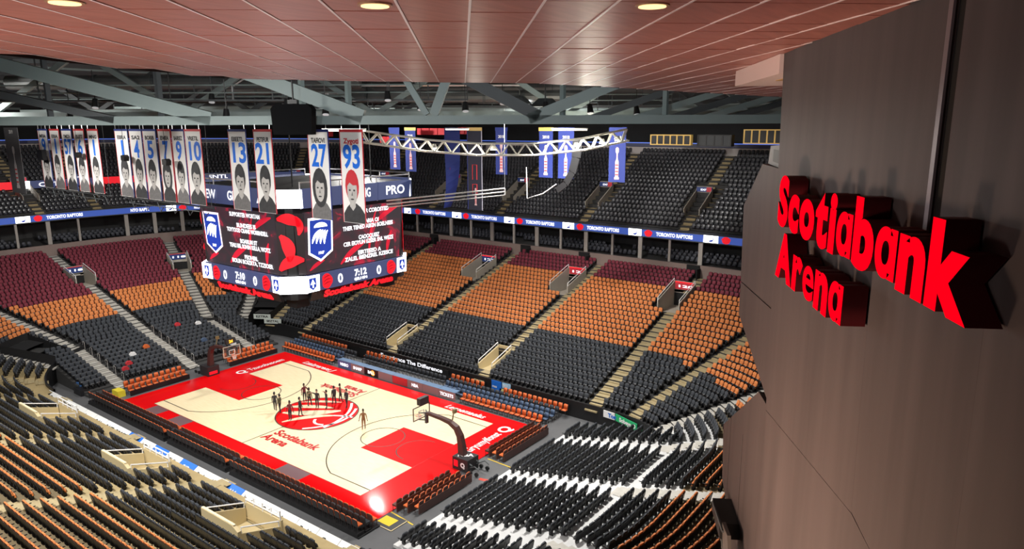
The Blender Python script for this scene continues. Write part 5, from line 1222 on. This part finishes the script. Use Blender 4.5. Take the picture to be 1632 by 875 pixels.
# ------------------------------------------------------------------ lounge: ceiling of wooden tiles
HC = 26.58
cya = R(130.45); c1 = np.array((math.cos(cya), math.sin(cya))); c2 = np.array((math.sin(cya), -math.cos(cya)))    # away, rightward
C0 = CAM[:2]
EDGE = [(37.93, -33.68), (37.04, -32.03), (36.11, -29.85), (35.9, -28.4), (37.22, -26.58), (38.59, -24.69), (39.91, -23.30), (40.6, -18.86), (42.03, -9.98)]
WY = R(119.6); wd = np.array((math.cos(WY), math.sin(WY))); wn = np.array((-math.sin(WY), math.cos(WY))); WP = np.array((46.92, -26.98))
def loc(p): d = np.array(p)-C0; return float(d@c2), float(d@c1)
EL = [loc(p) for p in EDGE]
EL = [(-40, EL[0][1]+(EL[1][1]-EL[0][1])/(EL[1][0]-EL[0][0])*(-40-EL[0][0]))]+EL+[(20, EL[-1][1]+3)]
def edge_v(u):
    for (u0, v0), (u1, v1) in zip(EL[:-1], EL[1:]):
        if u0 <= u <= u1: return v0+(v1-v0)*(u-u0)/(u1-u0)
    return EL[-1][1]
def wall_u(v):   # wall plane in ceiling coordinates
    # point C0 + u c2 + v c1 with (p-WP).wn = 0
    if v > 10.25: return 13.0      # the wall ends here, the ceiling runs on
    return float(((WP-C0)@wn-v*(c1@wn))/(c2@wn))
def mat_wood_tile():
    m = bpy.data.materials.new('red_wood_tile'); m.use_nodes = True; nt = m.node_tree; b = nt.nodes['Principled BSDF']
    tc = nt.nodes.new('ShaderNodeTexCoord'); mp = nt.nodes.new('ShaderNodeMapping'); mp.inputs['Rotation'].default_value = (0, 0, -cya); mp.inputs['Scale'].default_value = (6, .7, 1)
    n = nt.nodes.new('ShaderNodeTexNoise'); n.inputs['Scale'].default_value = 2.0; n.inputs['Detail'].default_value = 5
    cr = nt.nodes.new('ShaderNodeValToRGB'); cr.color_ramp.elements[0].position = .3; cr.color_ramp.elements[0].color = (.31, .108, .082, 1); cr.color_ramp.elements[1].position = .72; cr.color_ramp.elements[1].color = (.42, .155, .12, 1)
    nt.links.new(tc.outputs['Object'], mp.inputs[0]); nt.links.new(mp.outputs[0], n.inputs[0]); nt.links.new(n.outputs[0], cr.inputs[0]); nt.links.new(cr.outputs[0], b.inputs['Base Color'])
    b.inputs['Roughness'].default_value = .38
    return m
M_TILE = mat_wood_tile()
M_RUN = mat('ceiling_runner', (.80, .70, .70), .35)
def cw(u, v, z): p = C0+c2*u+c1*v; return (p[0], p[1], z)
# backing slab
mb = MB()
us = np.arange(-30, 14, 1.0)
ctop = MB()
for u0, u1 in zip(us[:-1], us[1:]):
    ctop.face([cw(u0, -6, HC+.10), cw(u1, -6, HC+.10), cw(u1, edge_v(u1)-.02, HC+.10), cw(u0, edge_v(u0)-.02, HC+.10)])
    ctop.face([cw(u0, edge_v(u0), HC+.0), cw(u1, edge_v(u1), HC+.0), cw(u1, edge_v(u1), HC+.4), cw(u0, edge_v(u0), HC+.4)])
ceil = struct(ctop.build('ceiling', mat('ceiling_backing', (.05, .03, .028), .8)))
TS = .61; tiles = []
ux0 = -.53   # seam phase
for iu in range(-40, 22):
    u0 = ux0+iu*TS; u1 = u0+TS
    for iv in range(-6, 50):
        v0 = iv*TS; v1 = v0+TS; g = .008
        a, b = u0+g*1.4, u1-g*1.4; lo, hi = v0+g, v1-g
        if lo > max(edge_v(a), edge_v(b)): continue
        h0, h1 = min(hi, edge_v(a)), min(hi, edge_v(b))
        if h0 <= lo+.02 or h1 <= lo+.02: continue
        # clip by wall line
        wl0, wl1 = wall_u(lo), wall_u(hi)
        if a > min(wl0, wl1): continue
        poly = [(a, lo), (min(b, wl0), lo), (min(b, wall_u(h1)), h1), (a, h0)]
        c = cw((a+b)/2, (lo+hi)/2, HC); px, py, dp = cam_px(c)
        vis = dp > .5 and -60 < px < 1500 and -40 < py < 170
        if not vis and iv > 16: continue
        if a < -26: continue
        tiles.append((dp if vis else 99, poly, random.uniform(-.004, .004)))
tiles.sort(key=lambda q: q[0])
def tile_geo(mb, poly, dz):
    q = [cw(u, v, HC+dz) for u, v in poly]; k = [cw(u, v, HC+.03+dz) for u, v in poly]
    mb.face(q[::-1])
    for i in range(4): j = (i+1) % 4; mb.face([q[i], q[j], k[j], k[i]])
for dp, poly, dz in tiles[:300]:
    mb = MB(); tile_geo(mb, poly, dz); mb.build('tile', M_TILE, ceil)
mb = MB()
for dp, poly, dz in tiles[300:]: tile_geo(mb, poly, dz)
o = mb.build('far_tiles', M_TILE, ceil); o['kind'] = 'stuff'
for iu in range(-40, 18):
    u = ux0+iu*TS
    if u < -24: continue
    v1 = edge_v(u)-.02; v0 = -3.0
    # stop at the wall
    if wall_u(v0) < u:
        vs = [v for v in np.arange(v0, v1, .05) if wall_u(v) > u]
        if not vs: continue
        v0 = vs[0]
    if v1-v0 < .3: continue
    mb = MB(); mb.beam(cw(u, v0, HC+.006), cw(u, v1, HC+.006), .022, .024); mb.build('runner', M_RUN, ceil)
# downlights
for i, ((x, y), lab) in enumerate((((43.50, -35.05), 'left'), ((45.39, -33.41), 'middle'), ((47.24, -31.96), 'right'))):
    t = thing('downlight', (x, y, HC), f'{lab} round warm downlight in the wooden tile ceiling', 'downlight', 'ceiling downlights')
    mb = MB(); mb.tube([(x, y, HC-.012), (x, y, HC+.03)], [.145, .145], n=24); mb.build('trim_ring', mat('bronze_trim', (.42, .26, .16), .4, .3), t)
    mb = MB(); mb.tube([(x, y, HC-.020), (x, y, HC-.013)], .118, n=24); mb.build('lens', mat('downlight_lens', (.8, .5, .2), .4, emit=1.5, ecol=(1, .72, .34)), t)
    l = bpy.data.lights.new('downlight_lamp', 'SPOT'); l.energy = 60; l.spot_size = R(110); l.spot_blend = .6; l.color = (1, .8, .6); l.shadow_soft_size = .1; lo = bpy.data.objects.new('downlight_lamp', l); COL.objects.link(lo); lo.parent = t; lo.location = (0, 0, -.05)

# ------------------------------------------------------------------ sign wall
def wpt(u, z, off=0.): p = WP-wd*u+wn*off; return (p[0], p[1], z)
WX = (-wd[0], -wd[1], 0); WZ = (0, 0, 1)
def mat_wall():
    m = bpy.data.materials.new('bronze_metal_panel'); m.use_nodes = True; nt = m.node_tree; b = nt.nodes['Principled BSDF']
    tc = nt.nodes.new('ShaderNodeTexCoord'); mp = nt.nodes.new('ShaderNodeMapping'); mp.inputs['Scale'].default_value = (2.2, 2.2, .12)
    n = nt.nodes.new('ShaderNodeTexNoise'); n.inputs['Scale'].default_value = 1.7; n.inputs['Detail'].default_value = 4
    cr = nt.nodes.new('ShaderNodeValToRGB'); cr.color_ramp.elements[0].position = .3; cr.color_ramp.elements[0].color = (.050, .042, .043, 1); cr.color_ramp.elements[1].position = .75; cr.color_ramp.elements[1].color = (.073, .061, .062, 1)
    nt.links.new(tc.outputs['Object'], mp.inputs[0]); nt.links.new(mp.outputs[0], n.inputs[0]); nt.links.new(n.outputs[0], cr.inputs[0]); nt.links.new(cr.outputs[0], b.inputs['Base Color'])
    b.inputs['Roughness'].default_value = .55; b.inputs['Metallic'].default_value = .0; b.inputs['Specular IOR Level'].default_value = .25
    return m
M_WALL = mat_wall(); M_GROOVE = mat('groove_black', (.004, .004, .004), .8)
mb = MB(); mb.prism([(.0, 26.9), (.86, 19.0), (1.1, 14), (10, 14), (10, 26.9)], wpt(0, 0, -.03), WX, WZ, .3); wall = struct(mb.build('wall_right', M_GROOVE))
def panel(poly, off=0., th=.028, name='panel', m=None): mb = MB(); mb.prism(poly, wpt(0, 0, off), WX, WZ, th); return mb.build(name, m or M_WALL, wall)
g = .001
eu = lambda z: (26.54-z)*.092     # leaning far edge
panel([(eu(26.9), 26.9), (eu(21.34), 21.34), (4.11, 21.75), (3.99, 24.38), (5.04, 24.38), (5.04, 26.9)])
panel([(5.20, 26.9), (5.20, 24.38), (10, 24.38), (10, 26.9)])
panel([(3.99+g, 24.38), (4.11+g, 21.76), (4.62, 21.68), (6.05, 21.4), (6.0, 24.38)])
panel([(6.0+g, 24.38), (6.05+g, 21.4), (10, 20.4), (10, 24.38)])
panel([(eu(21.3), 21.335-g), (eu(19)+.1, 19.0), (1.3, 14), (5, 14), (4.62, 21.675-g), (4.11, 21.745-g)])
panel([(4.62+g, 21.675-g), (5+g, 14), (10, 14), (10, 20.4-g), (6.05, 21.4-g)])
# shiny lip beside the groove
mb = MB(); mb.prism([(4.98, 24.38), (5.05, 24.38), (5.05, 26.9), (4.98, 26.9)], wpt(0, 0, .02), WX, WZ, .02); mb.build('groove_lip', mat('lip_metal', (.16, .135, .15), .35, .3), wall)
# turned facets beyond the far edge
fac = [(-1.16, 24.95), (-2.43, 24.13), (-2.26, 22.75), (.34, 22.85-.0), (.14, 24.94)]
mb = MB(); mb.prism(fac, wpt(0, 0, -.06), WX, WZ, .25); mb.build('facet', M_WALL, wall)
mb = MB(); mb.prism([(-2.26, 22.73), (-2.25, 22.12), (.30, 21.4), (.43, 21.6), (.34, 22.83)], wpt(0, 0, -.062), WX, WZ, .25); mb.build('facet', M_WALL, wall)
mb = MB(); mb.prism([(-2.98, 19.58), (-.25, 21.35), (.54, 21.35), (.62, 20.9), (.86, 19.23), (1.2, 14), (-.2, 16.5), (-2.0, 18.2), (-2.75, 18.48)], wpt(0, 0, -.05), WX, WZ, .25); mb.build('facet', M_WALL, wall)
for uu in (-2.2, -1.1):
    mb = MB(); mb.beam(wpt(uu, 18.2, -.046), wpt(uu-.05, 20.2, -.049), .004, .004); mb.build('facet_seam', M_GROOVE, wall)
# pale bulkhead box under the ceiling at the far end
mb = MB(); A_ = wpt(-3.4, 26.40, .35); B_ = wpt(-.05, 26.40, .35)
mb.prism([(-3.42, 26.30), (-.02, 26.30), (-.02, 26.575), (-3.42, 26.575)], wpt(0, 0, .05), WX, WZ, .9); bk = tag(mb.build('bulkhead_box', mat('bulkhead_pink', (.62, .50, .48), .6)), 'pale bulkhead box under the ceiling end beside the sign wall', 'bulkhead')
mb = MB(); mb.box(wpt(-.9, 26.295, -.4), (1.4, .25, .015), rz=WY); mb.build('lamp_slot', mat('slot_gold', (.45, .28, .08), .4), bk)
# illuminated sign
sg_ = thing('illuminated_sign', wpt(3.8, 23.66, .0), 'big red illuminated Scotiabank Arena letters standing off the dark wall', 'sign')
M_SFACE = mat('sign_red_face', (.25, .0, .004), .5, emit=1.0, ecol=(1, .0, .008), spec=.0); M_SSIDE = mat('sign_red_side', (.045, .002, .004), .5, spec=.2)
def sign_word(word, u0, u1, z0, cap):
    # letter meshes one by one, advance measured from the font
    glyphs = []; x = 0.
    nm_ = text_mesh('n', 1.0, .5, .045, res=6); cn = np.zeros(len(nm_.vertices)*3); nm_.vertices.foreach_get('co', cn); hx = cn.reshape(-1, 3)[:, 1].max()
    for ch in word:
        me = text_mesh(ch, 1.0, .5, .018 if ch == 'e' else .05, res=6).copy(); co = np.zeros(len(me.vertices)*3); me.vertices.foreach_get('co', co); co = co.reshape(-1, 3)
        if ch == '\u0251':
            k = (hx+.02)/(co[:, 1].max()-co[:, 1].min()); co[:, 1] = (co[:, 1]-co[:, 1].min())*k-.01; co[:, 0] *= k*.95; me.vertices.foreach_set('co', co.ravel()); me.update()
        glyphs.append((me, co[:, 0].min(), co[:, 0].max(), x)); x += (co[:, 0].max()-co[:, 0].min())+.04
    capm = text_mesh(word[0], 1.0, .5, .045, res=6); cc = np.zeros(len(capm.vertices)*3); capm.vertices.foreach_get('co', cc); hcap = .73
    sx = (u1-u0)/(x-.04); sz = cap/hcap; dep = .23
    for me, lo_, hi_, xo in glyphs:
        m2 = me.copy(); co = np.zeros(len(m2.vertices)*3); m2.vertices.foreach_get('co', co); co = co.reshape(-1, 3)
        co[:, 0] = (co[:, 0]-lo_+xo)*sx; co[:, 1] *= sz; co[:, 2] = (co[:, 2]+.5)*dep
        m2.vertices.foreach_set('co', co.ravel()); m2.materials.clear(); m2.materials.append(M_SFACE); m2.materials.append(M_SSIDE)
        m2.update()
        for p in m2.polygons: p.material_index = 0 if (p.normal.z > .5) else 1
        ob = link('letter', m2, sg_); xd = Vector(WX); yd = Vector((0, 0, 1)); zz = xd.cross(yd)
        mt = Matrix((xd, yd, zz)).transposed().to_4x4(); mt.translation = Vector(wpt(u0, z0, .02))-sg_.location; ob.matrix_basis = mt
sign_word('Scoti\u0251b\u0251nk', 1.33, 6.26, 24.34, .60)
sign_word('Aren\u0251', 1.42, 4.02, 23.67, .56)
# wall hung monitor box at the lower edge of the wall, seen from behind
t = thing('bracket_speaker', (46.5, -26.8, 18.9), 'black speaker box on a bracket at the lower edge of the sign wall', 'loudspeaker')
p = Vector(wpt(-1.2, 18.85, .30)); mb = MB(); mb.prism([(-1.75, 18.35), (-.85, 18.30), (-.95, 18.55), (-1.75, 18.6)], wpt(0, 0, .30), WX, WZ, .35); mb.build('cabinet', M_BLACK, t)
mb = MB(); mb.prism([(-.95, 18.58), (-.45, 18.62), (-.05, 17.9), (-.65, 17.85)], wpt(0, 0, .25), WX, WZ, .06); mb.build('plate', mat('plate_grey', (.10, .09, .085), .4), t)
mb = MB(); mb.tube([wpt(-1.7, 18.55, .3), wpt(-.6, 18.6, .3)], .025); mb.tube([wpt(-1.3, 18.5, .25), wpt(-1.0, 18.0, .2), wpt(-.5, 18.1, .1)], .02); mb.build('bracket', M_DSTEEL, t)
t = thing('camera_box', wpt(-.7, 24.95, -.2), 'small grey camera housing on top of the far wall facet', 'camera')
mb = MB(); mb.prism([(-.95, 24.97), (.1, 24.92), (.1, 25.3), (-.85, 25.25)], wpt(0, 0, -.1), WX, WZ, .3); mb.build('housing', mat('housing_grey', (.12, .13, .14), .5), t)
mb = MB(); mb.prism([(-.6, 25.02), (-.1, 25.0), (-.1, 25.2), (-.6, 25.2)], wpt(0, 0, -.09), WX, WZ, .02); mb.build('glass', M_BLACK, t)
